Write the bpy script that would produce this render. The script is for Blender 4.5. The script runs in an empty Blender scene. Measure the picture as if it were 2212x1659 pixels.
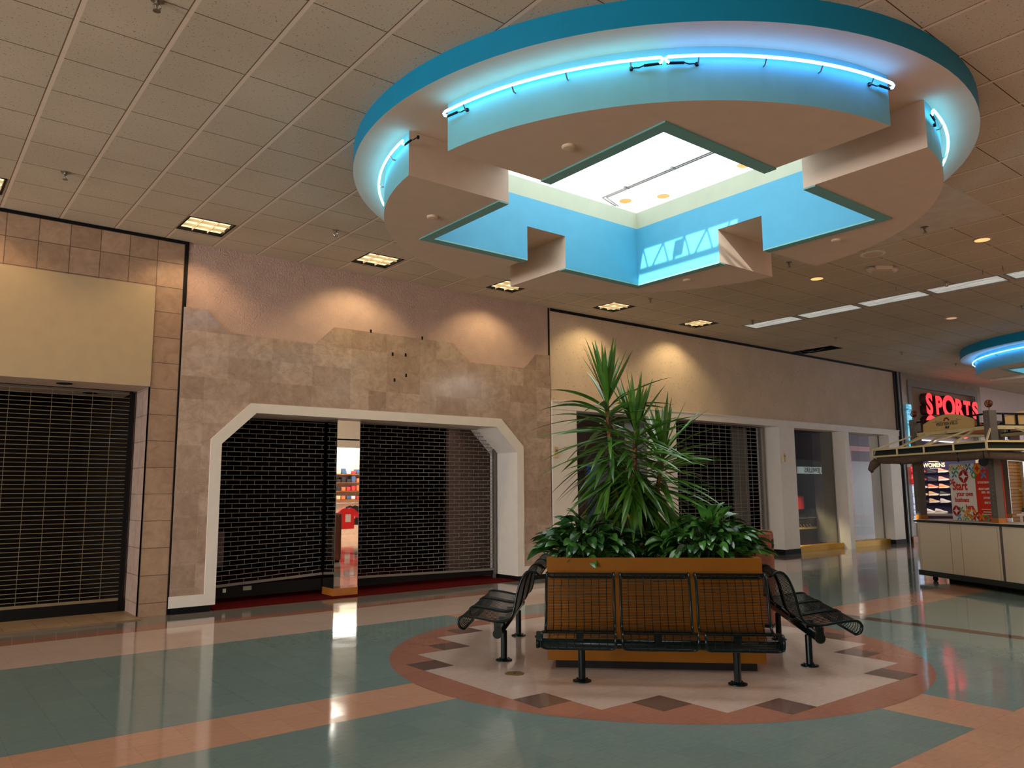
import bpy, math, random
from mathutils import Vector, Matrix, noise as mnoise
from mathutils.geometry import tessellate_polygon
PI = math.pi
S = bpy.context.scene
COL = S.collection

# ------------------------------------------------------------------ camera, world, sun, exposure
H = 4.858                      # ceiling height
WY = 4.71                      # face of the shop-front wall
cam_d = bpy.data.cameras.new('camera'); cam = bpy.data.objects.new('camera', cam_d); COL.objects.link(cam)
cam_d.sensor_width = 36; cam_d.sensor_fit = 'HORIZONTAL'; cam_d.lens = 27.58; cam_d.clip_start = .05; cam_d.clip_end = 300
_f = Vector((math.cos(math.radians(51.64))*math.cos(math.radians(7.737)), math.sin(math.radians(51.64))*math.cos(math.radians(7.737)), math.sin(math.radians(7.737))))
_r = Vector((math.sin(math.radians(51.64)), -math.cos(math.radians(51.64)), 0)); _u = _r.cross(_f)
_a = math.radians(-.378)
_r2 = _r*math.cos(_a)+_u*math.sin(_a); _u2 = -_r*math.sin(_a)+_u*math.cos(_a)
M = Matrix((_r2, _u2, -_f)).transposed().to_4x4(); M.translation = (-.80, -5.972, 1.523)
cam.matrix_world = M
S.camera = cam
S.view_settings.view_transform = 'Standard'; S.view_settings.look = 'None'
S.view_settings.exposure = 0.75; S.view_settings.gamma = 1.0; S.view_settings.use_curve_mapping = False
S.cycles.use_denoising = True
S.cycles.max_bounces = 8; S.cycles.diffuse_bounces = 4; S.cycles.glossy_bounces = 5
S.cycles.transparent_max_bounces = 12; S.cycles.transmission_bounces = 4
S.cycles.sample_clamp_indirect = 6.0; S.cycles.caustics_reflective = False; S.cycles.caustics_refractive = False

W = bpy.data.worlds.new('sky'); S.world = W; W.use_nodes = True
_bg = W.node_tree.nodes['Background']; _bg.inputs[0].default_value = (.80, .91, 1.0, 1); _bg.inputs[1].default_value = 1.9
sd = bpy.data.lights.new('sun', 'SUN'); sd.energy = 9; sd.angle = math.radians(.5); sd.color = (1, .95, .86)
sun = bpy.data.objects.new('sun', sd); COL.objects.link(sun)
sun.rotation_euler = Vector((1, .15, -.59)).to_track_quat('-Z', 'Y').to_euler(); sun.location = (0, 0, 30)

def area(name, loc, direction, sx, sy, power, color=(1, 1, 1), spread=180, parent=None, portal=False):
    d = bpy.data.lights.new(name, 'AREA'); d.shape = 'RECTANGLE'; d.size = sx; d.size_y = sy; d.energy = power; d.color = color
    d.spread = math.radians(spread)
    o = bpy.data.objects.new(name, d); COL.objects.link(o)
    o.rotation_euler = Vector(direction).to_track_quat('-Z', 'Y').to_euler(); o.location = loc
    if portal: d.cycles.is_portal = True
    if parent: o.parent = parent
    return o
def spot(name, loc, direction, power, color, size, blend, radius=.12, parent=None):
    d = bpy.data.lights.new(name, 'SPOT'); d.energy = power; d.color = color; d.spot_size = math.radians(size); d.spot_blend = blend; d.shadow_soft_size = radius
    o = bpy.data.objects.new(name, d); COL.objects.link(o)
    o.rotation_euler = Vector(direction).to_track_quat('-Z', 'Y').to_euler(); o.location = loc
    if parent: o.parent = parent
    return o
WARM = (1, .74, .46); CREAM = (1, .86, .66)
# added fill light from the unseen shop side, behind the camera
for xx, ww, pp, cc in ((-7, 6, 50, (1, .84, .66)),):
    area('shop_side_fill', (xx, -7.85, 1.6), (0, 1, .12), ww, 2.6, pp, cc, 170)
# daylight through the glazed entrance at the left end of the mall
area('mall_end_light', (-13.8, -1.2, 1.9), (1, 0, .04), 9.5, 3.4, 900, (.95, .95, 1), 180)
area('mall_end_light', (58, -1.2, 1.9), (-1, 0, .04), 9.5, 3.4, 700, (.95, .96, 1), 180)  # right end: added cool fill, not an entrance
area('shop_interior_glow', (11.3, -9.5, 3.0), (0, 0, -1), 3.2, 2.4, 95, (1, .93, .82))

# ------------------------------------------------------------------ materials
def lin(c):
    return tuple(((v/255)/12.92 if v/255 <= .04045 else ((v/255+.055)/1.055)**2.4) for v in c[:3]) + (1,)
class NT:
    def __init__(s, name):
        s.m = bpy.data.materials.new(name); s.m.use_nodes = True; s.t = s.m.node_tree; s.n = s.t.nodes
        s.b = s.n['Principled BSDF']
    def add(s, typ, **kw):
        n = s.n.new(typ)
        for k, v in kw.items():
            if k.startswith('i_'):
                key = k[2:]; key = int(key) if key.isdigit() else key.replace('_', ' ')
                n.inputs[key].default_value = v
            else: setattr(n, k, v)
        return n
    def link(s, a, b): s.t.links.new(a, b)
    def coord(s, scale=(1, 1, 1), rot=(0, 0, 0), loc=(0, 0, 0)):
        tc = s.add('ShaderNodeTexCoord'); mp = s.add('ShaderNodeMapping')
        mp.inputs['Scale'].default_value = scale; mp.inputs['Rotation'].default_value = rot; mp.inputs['Location'].default_value = loc
        s.link(tc.outputs['Object'], mp.inputs[0]); return mp.outputs[0]
    def noise(s, vec, scale, detail=3, rough=.5, dist=0):
        n = s.add('ShaderNodeTexNoise'); n.inputs['Scale'].default_value = scale; n.inputs['Detail'].default_value = detail
        n.inputs['Roughness'].default_value = rough; n.inputs['Distortion'].default_value = dist
        s.link(vec, n.inputs['Vector']); return n.outputs['Fac']
    def ramp(s, fac, stops):
        n = s.add('ShaderNodeValToRGB'); e = n.color_ramp.elements
        while len(e) < len(stops): e.new(.5)
        for el, (p, c) in zip(e, stops): el.position = p; el.color = c if len(c) == 4 else tuple(c)+(1,)
        s.link(fac, n.inputs[0]); return n.outputs[0]
    def mix(s, fac, a, b, mode='MIX'):
        n = s.add('ShaderNodeMix', data_type='RGBA', blend_type=mode)
        for sock, v in ((n.inputs[0], fac), (n.inputs[6], a), (n.inputs[7], b)):
            if hasattr(v, 'is_output'): s.link(v, sock)
            else: sock.default_value = v
        return n.outputs[2]
    def math(s, op, a, b=0.0):
        n = s.add('ShaderNodeMath', operation=op)
        for sock, v in ((n.inputs[0], a), (n.inputs[1], b)):
            if hasattr(v, 'is_output'): s.link(v, sock)
            else: sock.default_value = v
        return n.outputs[0]
    def bump(s, h, strength=.3, dist=.01):
        n = s.add('ShaderNodeBump'); n.inputs['Strength'].default_value = strength; n.inputs['Distance'].default_value = dist
        s.link(h, n.inputs['Height']); s.link(n.outputs[0], s.b.inputs['Normal']); return n
def mat(name, c, rough=.6, metal=0, var=.08, vscale=6, bump=0, bscale=60, bdist=.002, emit=None, estr=0, spec=.5, coat=0):
    k = NT(name); v = k.coord(); b = k.b
    L = lin(c); lo = tuple(x*(1-var) for x in L[:3])+(1,); hi = tuple(min(1, x*(1+var)) for x in L[:3])+(1,)
    col = k.ramp(k.noise(v, vscale), [(.3, lo), (.7, hi)])
    k.link(col, b.inputs['Base Color']); b.inputs['Roughness'].default_value = rough; b.inputs['Metallic'].default_value = metal
    b.inputs['Specular IOR Level'].default_value = spec; b.inputs['Coat Weight'].default_value = coat
    if bump: k.bump(k.noise(v, bscale, 4), bump, bdist)
    if emit: b.inputs['Emission Color'].default_value = lin(emit); b.inputs['Emission Strength'].default_value = estr
    return k.m
def emis(name, c, strength):
    k = NT(name); k.b.inputs['Base Color'].default_value = lin([v*.6 for v in c]); k.b.inputs['Emission Color'].default_value = lin(c)
    k.b.inputs['Emission Strength'].default_value = strength; k.b.inputs['Roughness'].default_value = .4
    return k.m
def glass_mat(name, tint=(.92, .96, .96), refl=.10, maxr=.75):
    k = NT(name); k.n.remove(k.b); out = [n for n in k.n if n.type == 'OUTPUT_MATERIAL'][0]
    tr = k.add('ShaderNodeBsdfTransparent'); tr.inputs[0].default_value = tint+(1,)
    gl = k.add('ShaderNodeBsdfGlossy'); gl.inputs['Roughness'].default_value = .015; gl.inputs[0].default_value = (.95, .97, .98, 1)
    fr = k.add('ShaderNodeFresnel'); fr.inputs[0].default_value = 1.5
    f2 = k.math('MULTIPLY', fr.outputs[0], 1.7); f3 = k.math('MINIMUM', f2, maxr); f4 = k.math('MAXIMUM', f3, refl)
    mx = k.add('ShaderNodeMixShader'); k.link(f4, mx.inputs[0]); k.link(tr.outputs[0], mx.inputs[1]); k.link(gl.outputs[0], mx.inputs[2])
    k.link(mx.outputs[0], out.inputs[0]); return k.m

def ceiling_mat():
    k = NT('ceiling_tile_board'); tc = k.add('ShaderNodeTexCoord'); sp = k.add('ShaderNodeSeparateXYZ'); k.link(tc.outputs['Object'], sp.inputs[0])
    def line(o, pitch, off, w):
        a = k.math('DIVIDE', o, pitch); a = k.math('ADD', a, off); a = k.math('FRACT', a); a = k.math('SUBTRACT', a, .5)
        return k.math('LESS_THAN', k.math('ABSOLUTE', a), w/pitch/2)
    X, Y = sp.outputs[0], sp.outputs[1]
    run = line(X, .6133, 100.5, .032); edge = line(X, .6133, 100.5+.021/.6133, .009); cross = line(Y, .6096, 100.5, .009)  # edge: shade beside each raised runner, painted as a dark line
    base = k.ramp(k.noise(tc.outputs['Object'], .9, 2), [(.35, lin((194, 182, 160))), (.65, lin((204, 192, 170)))])
    fis = k.add('ShaderNodeTexNoise'); fis.inputs['Scale'].default_value = 75; fis.inputs['Detail'].default_value = 2; k.link(tc.outputs['Object'], fis.inputs['Vector'])
    fm = k.ramp(fis.outputs['Fac'], [(.30, (.45, .42, .38)), (.36, (1, 1, 1))])
    col = k.mix(1.0, base, fm, 'MULTIPLY')
    col = k.mix(cross, col, lin((96, 74, 54))); col = k.mix(edge, col, lin((120, 98, 78))); col = k.mix(run, col, lin((224, 208, 188)))
    k.link(col, k.b.inputs['Base Color']); k.b.inputs['Roughness'].default_value = .9; k.b.inputs['Specular IOR Level'].default_value = .2
    return k.m
def grid_tile_mat(name, c1, c2, mort, pitch, off, axes='xz', msize=.004, rough=.35, vein=None, spec=.5, bw=None):
    k = NT(name); tc = k.add('ShaderNodeTexCoord'); sp = k.add('ShaderNodeSeparateXYZ'); k.link(tc.outputs['Object'], sp.inputs[0])
    cb = k.add('ShaderNodeCombineXYZ')
    idx = {'x': 0, 'y': 1, 'z': 2}
    k.link(k.math('ADD', sp.outputs[idx[axes[0]]], off[0]+20*pitch), cb.inputs[0]); k.link(k.math('ADD', sp.outputs[idx[axes[1]]], off[1]+20*pitch), cb.inputs[1])
    br = k.add('ShaderNodeTexBrick'); br.offset = 0; br.squash = 1
    for nm, v in (('Scale', 1), ('Mortar Size', msize), ('Brick Width', bw or pitch), ('Row Height', pitch), ('Mortar Smooth', .1), ('Bias', 0)): br.inputs[nm].default_value = v
    br.inputs['Color1'].default_value = lin(c1); br.inputs['Color2'].default_value = lin(c2); br.inputs['Mortar'].default_value = lin(mort)
    k.link(cb.outputs[0], br.inputs['Vector'])
    col = br.outputs['Color']
    nz = k.noise(tc.outputs['Object'], 7, 6, .65, .8)
    col = k.mix(1.0, col, k.ramp(nz, [(.32, (.80, .77, .74)), (.62, (1.06, 1.05, 1.04))]), 'MULTIPLY')
    if vein:
        n2 = k.noise(tc.outputs['Object'], vein, 8, .72, 1.6)
        vm = k.math('ABSOLUTE', k.math('SUBTRACT', n2, .5))
        col = k.mix(k.ramp(vm, [(0, (.42, .42, .42)), (.014, (0, 0, 0))]), col, lin((128, 104, 90)))
    k.link(col, k.b.inputs['Base Color']); k.b.inputs['Roughness'].default_value = rough; k.b.inputs['Specular IOR Level'].default_value = spec
    k.bump(br.outputs['Fac'], .25, .002).invert = True
    return k.m
def floor_mat(name, c, c2):
    k = NT(name); tc = k.add('ShaderNodeTexCoord'); v = tc.outputs['Object']
    br = k.add('ShaderNodeTexBrick'); br.offset = 0; br.squash = 1
    for nm, vv in (('Scale', 1), ('Mortar Size', .0009), ('Brick Width', .3048), ('Row Height', .3048), ('Mortar Smooth', .1)): br.inputs[nm].default_value = vv
    br.inputs['Color1'].default_value = lin(c); br.inputs['Color2'].default_value = lin(c2); br.inputs['Mortar'].default_value = lin([x*.8 for x in c])
    mp = k.add('ShaderNodeMapping'); mp.inputs['Location'].default_value = (.3048*40-2.932, .3048*60+.021, 0); k.link(v, mp.inputs[0]); k.link(mp.outputs[0], br.inputs['Vector'])
    st = k.add('ShaderNodeMapping'); st.inputs['Scale'].default_value = (6, 22, 6); k.link(v, st.inputs[0])
    col = k.mix(1.0, br.outputs['Color'], k.ramp(k.noise(st.outputs[0], 2, 5, .6), [(.3, (.9, .9, .89)), (.7, (1.07, 1.06, 1.05))]), 'MULTIPLY')
    k.link(col, k.b.inputs['Base Color'])
    rg = k.ramp(k.noise(v, 1.3, 5, .6), [(.35, (.05,)*3), (.7, (.12,)*3)])
    k.link(rg, k.b.inputs['Roughness']); k.b.inputs['IOR'].default_value = 1.5; k.b.inputs['Specular IOR Level'].default_value = .85
    h = k.noise(v, 3.0, 2, .4)
    k.bump(h, .10, .012)
    return k.m
def stucco_mat(name, c, kind):
    k = NT(name); v = k.coord()
    if kind == 'swirl':
        L = lin(c); col = k.ramp(k.noise(v, 5, 3), [(.3, tuple(x*.94 for x in L[:3])), (.7, tuple(x*1.05 for x in L[:3]))])
        k.link(col, k.b.inputs['Base Color']); k.bump(k.noise(v, 17, 3, .55, 2.2), .8, .022)
    else:
        L = lin(c)
        sp = k.ramp(k.noise(v, 26, 4, .75), [(.335, (.42, .38, .33)), (.385, (1, 1, 1))])
        col = k.mix(1.0, L, sp, 'MULTIPLY'); col = k.mix(1.0, col, k.ramp(k.noise(v, 2.2, 3), [(.35, (.93, .93, .92)), (.65, (1.03, 1.02, 1.02))]), 'MULTIPLY')
        k.link(col, k.b.inputs['Base Color']); k.bump(k.noise(v, 90, 3), .4, .006)
    k.b.inputs['Roughness'].default_value = .85
    return k.m
def leaf_mat(name, c1, c2, rough=.3):
    k = NT(name); v = k.coord()
    k.link(k.ramp(k.noise(v, 5, 3), [(.3, lin(c1)), (.7, lin(c2))]), k.b.inputs['Base Color'])
    k.b.inputs['Roughness'].default_value = rough; k.b.inputs['Specular IOR Level'].default_value = .6
    return k.m

m_ceil = ceiling_mat()
m_teal_dark = mat('teal_band_paint', (0, 128, 166), .5, var=.03, spec=.3)
m_teal = mat('pale_teal_paint', (62, 146, 176), .6, var=.03)
m_drum = mat('drum_teal_paint', (112, 184, 194), .6, var=.03)
m_teal_trim = mat('muted_teal_trim', (106, 164, 160), .5, var=.04)
m_offwhite = mat('off_white_paint', (208, 188, 166), .7, var=.03)
m_collar = mat('greenish_white_paint', (164, 172, 150), .7, var=.03)
m_soffit = mat('warm_white_soffit', (214, 192, 166), .75, var=.03)
m_white = mat('white_gloss_paint', (226, 220, 208), .45, var=.03)
m_curb = mat('white_skylight_paint', (240, 240, 240), .7, var=.02)
m_black = mat('black_rubber', (9, 9, 10), .6, var=.1, spec=.2)
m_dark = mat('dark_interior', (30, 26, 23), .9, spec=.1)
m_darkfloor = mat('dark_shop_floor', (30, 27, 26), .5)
m_tile = grid_tile_mat('beige_stone_tile', (176, 148, 122), (158, 130, 106), (104, 84, 66), .3365, (-1.747, -.163), 'xz', .005, .5)
m_tile_side = grid_tile_mat('beige_stone_tile_return', (176, 154, 138), (164, 142, 128), (120, 100, 84), .3365, (-4.71, -.163), 'yz', .005, .5)  # return tiles paler and cooler, side light put into their colour
m_marble = grid_tile_mat('veined_marble', (190, 170, 152), (164, 142, 124), (184, 164, 146), .3048, (-2.104, -3.965), 'xz', .0022, .14, vein=1.5)
m_pink = stucco_mat('pink_swirled_stucco', (194, 166, 150), 'swirl')
m_cream = stucco_mat('speckled_cream_stucco', (212, 192, 166), 'speckle')
m_panel = mat('cream_fascia_paint', (182, 162, 126), .6, var=.03)
m_sill = grid_tile_mat('threshold_tile', (168, 144, 110), (152, 126, 94), (120, 98, 74), .3365, (0, -4.49), 'xy', .005, .4)
m_grille = mat('brushed_grille_metal', (134, 128, 118), .5, metal=.3, var=.06, spec=.3)
m_grille_tan = mat('bronze_grille_metal', (134, 120, 92), .5, metal=.3, var=.06, spec=.3)
m_track = mat('grey_guide_metal', (120, 118, 112), .45, metal=.6)
m_darkbar = mat('dark_bottom_rail', (18, 16, 14), .6, spec=.2)
m_carpet = mat('red_carpet', (84, 6, 6), .95, var=.2, vscale=60, bump=.5, bscale=300, bdist=.004, spec=.1)
m_mirror = NT('mirror_glass'); m_mirror.b.inputs['Metallic'].default_value = 1; m_mirror.b.inputs['Roughness'].default_value = .01; m_mirror.b.inputs['Base Color'].default_value = (.82, .85, .82, 1); m_mirror = m_mirror.m
m_wood = mat('honey_oak', (172, 106, 40), .38, var=.12, vscale=9)
m_brass = mat('brass_sill', (206, 158, 58), .35, metal=.75, var=.06)
m_glass = glass_mat('shop_glass', (.86, .90, .90), .09, .8)
m_skyglass = glass_mat('skylight_glass', (.97, .98, .99), .03, .3)
m_planter = mat('orange_oak_laminate', (120, 74, 8), .5, var=.07, vscale=5, spec=.2)
m_soil = mat('dark_soil', (44, 32, 24), .95, var=.3, vscale=40, bump=.8, bscale=90, bdist=.02)
m_bench = mat('dark_green_coated_steel', (4, 22, 22), .2, var=.08, spec=.22)
m_leafA = leaf_mat('dracaena_leaf', (44, 88, 26), (78, 124, 38), .28)
m_leafY = leaf_mat('yellowing_leaf', (196, 140, 24), (214, 160, 40), .5)
m_leafB = leaf_mat('dark_glossy_leaf', (20, 54, 22), (48, 92, 40), .25)
m_leafC = leaf_mat('mid_green_leaf', (34, 84, 26), (74, 126, 48), .28)
m_cane = mat('ringed_cane', (126, 84, 54), .8, var=.25, vscale=30, bump=.6, bscale=50, bdist=.01)
m_bin = mat('brown_aggregate', (134, 74, 52), .7, var=.2, vscale=50, bump=.3, bscale=120, bdist=.004)
m_fl = {'teal': floor_mat('floor_teal', (126, 146, 140), (121, 141, 136)), 'salmon': floor_mat('floor_salmon', (206, 158, 130), (200, 152, 125)),
        'grey': floor_mat('floor_grey', (132, 128, 120), (126, 122, 116)), 'rust': floor_mat('floor_rust', (172, 118, 98), (166, 113, 94)),
        'pink': floor_mat('floor_pink', (206, 182, 168), (200, 176, 162)), 'brown': floor_mat('floor_brown', (118, 92, 82), (112, 88, 78)), 'joint': floor_mat('floor_joint', (92, 58, 42), (84, 54, 40))}
m_troffer = emis('lamp_diffuser', (255, 226, 176), .85)
k = NT('prismatic_lens'); v = k.coord((9, .8, 1)); rr_ = k.ramp(k.noise(v, 2.2, 3, .6), [(.35, lin((150, 150, 144))), (.62, lin((206, 208, 200)))])
k.link(rr_, k.b.inputs['Base Color']); k.link(rr_, k.b.inputs['Emission Color']); k.b.inputs['Emission Strength'].default_value = .42; m_strip = k.m
m_can = emis('downlight_reflector', (255, 190, 120), .75)
m_louver = mat('cream_louver', (236, 222, 190), .35, var=.03)
m_neon = emis('cyan_neon', (96, 206, 255), 7)
m_neon_blue = emis('blue_neon', (80, 166, 255), 9)
m_red = emis('red_lit_letter', (255, 30, 44), .85)
m_redside = mat('dark_letter_return', (70, 30, 28), .5)
m_chrome = mat('dull_chrome', (150, 144, 134), .3, metal=.9)
m_plastic = mat('ivory_plastic', (206, 184, 140), .5)
m_kiosk = mat('speckled_beige_laminate', (222, 208, 182), .5, var=.10, vscale=90)
m_counter = mat('dark_green_counter_edge', (40, 46, 44), .3, var=.2, vscale=80)
m_ctop = mat('pale_counter_top', (214, 206, 190), .35)
m_kpost = mat('grey_post', (96, 90, 82), .5)
m_rail = mat('cream_painted_rail', (206, 190, 140), .5, var=.05)
m_fabric = mat('taupe_awning_fabric', (88, 72, 56), .9, var=.15, vscale=20, bump=.4, bscale=14, bdist=.02)
m_canvas = mat('dark_green_canvas', (26, 34, 28), .85)
m_sign = mat('tan_sign_board', (196, 164, 104), .6, var=.04)
m_ink = mat('teal_ink', (36, 66, 66), .6)
m_maroon = mat('maroon_ink', (120, 30, 26), .6)
m_poster_w = mat('poster_white', (226, 218, 204), .5, var=.02)
m_poster_r = mat('poster_red', (204, 44, 20), .5, var=.03)
m_lav = mat('lavender_wall_paint', (222, 206, 206), .7, var=.03)
m_gtile = grid_tile_mat('grey_green_tile', (168, 158, 146), (156, 148, 138), (128, 120, 110), .40, (0, 0), 'xz', .003, .3)
m_gframe = mat('grey_green_frame', (112, 110, 98), .5)
m_signpanel = mat('grey_sign_panel', (168, 156, 142), .7, var=.03)
m_navy = mat('navy_shoe_wall', (20, 20, 62), .7)
m_slat = grid_tile_mat('wood_slat', (206, 152, 76), (190, 134, 62), (110, 70, 30), .12, (0, 0), 'xz', .01, .6, spec=.05, bw=40)

# ------------------------------------------------------------------ mesh builder
class MB:
    def __init__(s): s.v = []; s.f = []; s.mi = []; s.cur = 0
    def poly(s, pts, flip=False):
        n = len(s.v); s.v += [tuple(p) for p in pts]; ids = list(range(n, n+len(pts)))
        s.f.append(ids[::-1] if flip else ids); s.mi.append(s.cur); return s
    def box(s, x0, x1, y0, y1, z0, z1):
        return s.obox((( x0+x1)/2, (y0+y1)/2, (z0+z1)/2), ((x1-x0)/2, 0, 0), (0, (y1-y0)/2, 0), (0, 0, (z1-z0)/2))
    def obox(s, c, a, b, d):
        c, a, b, d = map(Vector, (c, a, b, d)); n = len(s.v)
        for k in (-1, 1):
            for j, i in ((-1, -1), (-1, 1), (1, 1), (1, -1)): s.v.append(tuple(c+a*i+b*j+d*k))
        for q in ((3, 2, 1, 0), (4, 5, 6, 7), (0, 1, 5, 4), (1, 2, 6, 5), (2, 3, 7, 6), (3, 0, 4, 7)):
            s.f.append([n+t for t in q]); s.mi.append(s.cur)
        return s
    def bar(s, p, q, w, h=None, up=(0, 0, 1)):
        p, q = Vector(p), Vector(q); d = q-p
        if d.length < 1e-6: return s
        u = Vector(up); t = d.normalized()
        if abs(t.dot(u)) > .99: u = Vector((1, 0, 0))
        a = t.cross(u).normalized(); b = a.cross(t)
        return s.obox((p+q)/2, d/2, a*(w/2), b*((h or w)/2))
    def tube(s, path, r, n=6, closed=False, caps=True):
        P = [Vector(p) for p in path]; m = len(P); base = len(s.v); ref = None
        rr = r if isinstance(r, (list, tuple)) else [r]*m
        for i in range(m):
            if closed: t = P[(i+1) % m]-P[i-1]
            else: t = P[min(i+1, m-1)]-P[max(i-1, 0)]
            t.normalize()
            if ref is None:
                ref = Vector((0, 0, 1)) if abs(t.z) < .9 else Vector((1, 0, 0))
            a = t.cross(ref)
            if a.length < 1e-4: a = t.cross(Vector((.3, .9, .2)))
            a.normalize(); b = a.cross(t); ref = b if not closed else ref
            ref = b
            for k in range(n):
                an = 2*PI*k/n; s.v.append(tuple(P[i]+(a*math.cos(an)+b*math.sin(an))*rr[i]))
        R = m if closed else m-1
        for i in range(R):
            for k in range(n):
                i2 = (i+1) % m; k2 = (k+1) % n
                s.f.append([base+i*n+k, base+i*n+k2, base+i2*n+k2, base+i2*n+k]); s.mi.append(s.cur)
        if caps and not closed:
            s.f.append([base+k for k in range(n)][::-1]); s.mi.append(s.cur)
            s.f.append([base+(m-1)*n+k for k in range(n)]); s.mi.append(s.cur)
        return s
    def cyl(s, p, q, r, n=16, r2=None): return s.tube([p, q], [r, r if r2 is None else r2], n)
    def lathe(s, c, prof, n=20):
        c = Vector(c); base = len(s.v); m = len(prof)
        for r, z in prof:
            for k in range(n):
                an = 2*PI*k/n; s.v.append((c.x+r*math.cos(an), c.y+r*math.sin(an), c.z+z))
        for i in range(m-1):
            for k in range(n):
                k2 = (k+1) % n
                s.f.append([base+i*n+k, base+i*n+k2, base+(i+1)*n+k2, base+(i+1)*n+k]); s.mi.append(s.cur)
        s.f.append([base+k for k in range(n)][::-1]); s.mi.append(s.cur)
        s.f.append([base+(m-1)*n+k for k in range(n)]); s.mi.append(s.cur)
        return s
    def prism(s, loops, fn, d0, d1, side_mats=None, caps=(True, True)):
        """loops: list of 2-D loops (outer then holes); fn(a,b,d) -> point"""
        flat = [p for l in loops for p in l]
        tris = tessellate_polygon([[Vector((a, b, 0)) for a, b in l] for l in loops])
        keep = s.cur
        for d, on in ((d0, caps[0]), (d1, caps[1])):
            if not on: continue
            n = len(s.v); s.v += [tuple(fn(a, b, d)) for a, b in flat]
            for t in tris: s.f.append([n+i for i in t]); s.mi.append(keep)
        for li, l in enumerate(loops):
            for i in range(len(l)):
                (a, b), (a2, b2) = l[i], l[(i+1) % len(l)]
                n = len(s.v); s.v += [tuple(fn(a, b, d0)), tuple(fn(a2, b2, d0)), tuple(fn(a2, b2, d1)), tuple(fn(a, b, d1))]
                s.f.append([n, n+1, n+2, n+3]); s.mi.append(side_mats[li][i] if side_mats else keep)
        s.cur = keep
        return s
    def ball(s, c, r, n=10, m=7, sz=1.0):
        return s.lathe(c, [(max(1e-3, r*math.sin(PI*i/m)), -r*sz*math.cos(PI*i/m)) for i in range(m+1)], n)
    def add(s, o, M=None):
        n = len(s.v); s.v += [tuple(M @ Vector(v)) if M else v for v in o.v]
        s.f += [[n+i for i in f] for f in o.f]; s.mi += [s.cur]*len(o.f); return s
    def mesh(s, name, mats, smooth=False):
        me = bpy.data.meshes.new(name); me.from_pydata(s.v, [], s.f)
        for m in (mats if isinstance(mats, (list, tuple)) else [mats]): me.materials.append(m)
        me.polygons.foreach_set('material_index', s.mi)
        if smooth: me.polygons.foreach_set('use_smooth', [True]*len(s.f))
        me.update()
        if not any(len(f) > 4 for f in s.f) or True:
            import bmesh
            bm = bmesh.new(); bm.from_mesh(me)
            if smooth: bmesh.ops.remove_doubles(bm, verts=bm.verts, dist=1e-5)
            bmesh.ops.recalc_face_normals(bm, faces=bm.faces); bm.to_mesh(me); bm.free()
        return me
    def build(s, name, mats, parent=None, smooth=False, world=False, bevel=0):
        me = s.mesh(name, mats, smooth)
        o = bpy.data.objects.new(name, me); COL.objects.link(o)
        if parent:
            o.parent = parent
            if world: me.transform(chain(parent).inverted())
        if bevel:
            b = o.modifiers.new('bevel', 'BEVEL'); b.width = bevel; b.segments = 2; b.limit_method = 'ANGLE'
        return o
def chain(o):
    M = o.matrix_basis.copy()
    while o.parent: o = o.parent; M = o.matrix_basis @ M
    return M
def thing(name, label, cat, loc=(0, 0, 0), rz=0, group=None):
    o = bpy.data.objects.new(name, None); COL.objects.link(o); o.empty_display_size = .1
    o.location = loc; o.rotation_euler = (0, 0, rz); o['label'] = label; o['category'] = cat
    if group: o['group'] = group
    return o
def tag(o, label, cat, group=None, kind=None):
    o['label'] = label; o['category'] = cat
    if group: o['group'] = group
    if kind: o['kind'] = kind
    return o
def struct(o): o['kind'] = 'structure'; return o
def rootstruct(name, loc=(0, 0, 0)):
    o = bpy.data.objects.new(name, None); COL.objects.link(o); o.location = loc; o['kind'] = 'structure'; return o
def dup(o, loc=None, rz=None, label=None, group=None):
    def cp(a, par):
        c = a.copy(); COL.objects.link(c); c.parent = par
        for ch in a.children: cp(ch, c)
        return c
    r = cp(o, o.parent)
    if loc is not None: r.location = loc
    if rz is not None: r.rotation_euler = (0, 0, rz)
    if label: r['label'] = label
    if group: r['group'] = group
    return r
def text(name, string, size, m, parent, mw, extrude=.004, bold=0, sx=1.0, align='CENTER', space=1.0, shear=0):
    c = bpy.data.curves.new(name, 'FONT'); c.body = string; c.size = size; c.extrude = extrude; c.align_x = align; c.align_y = 'CENTER'
    c.offset = bold; c.space_character = space; c.resolution_u = 4; c.shear = shear
    t = bpy.data.objects.new('tmp', c); COL.objects.link(t)
    dg = bpy.context.evaluated_depsgraph_get(); me = bpy.data.meshes.new_from_object(t.evaluated_get(dg))
    bpy.data.objects.remove(t); bpy.data.curves.remove(c)
    me.name = name; me.transform(Matrix.Diagonal((sx, 1, 1, 1))); me.transform(mw)
    me.materials.clear(); me.materials.append(m)
    if parent: me.transform(chain(parent).inverted())
    o = bpy.data.objects.new(name, me); COL.objects.link(o)
    if parent: o.parent = parent
    return o
def frame(o, xd, up):
    """matrix whose local x runs along xd, local y along up, local z towards the reader"""
    x = Vector(xd).normalized(); y = Vector(up).normalized(); z = x.cross(y); m = Matrix((x, y, z)).transposed().to_4x4(); m.translation = Vector(o); return m
XZ = lambda a, b, d: (a, d, b)
XY = lambda a, b, d: (a, b, d)
YZ = lambda a, b, d: (d, a, b)
def rect(a0, a1, b0, b1): return [(a0, b0), (a1, b0), (a1, b1), (a0, b1)]

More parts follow.
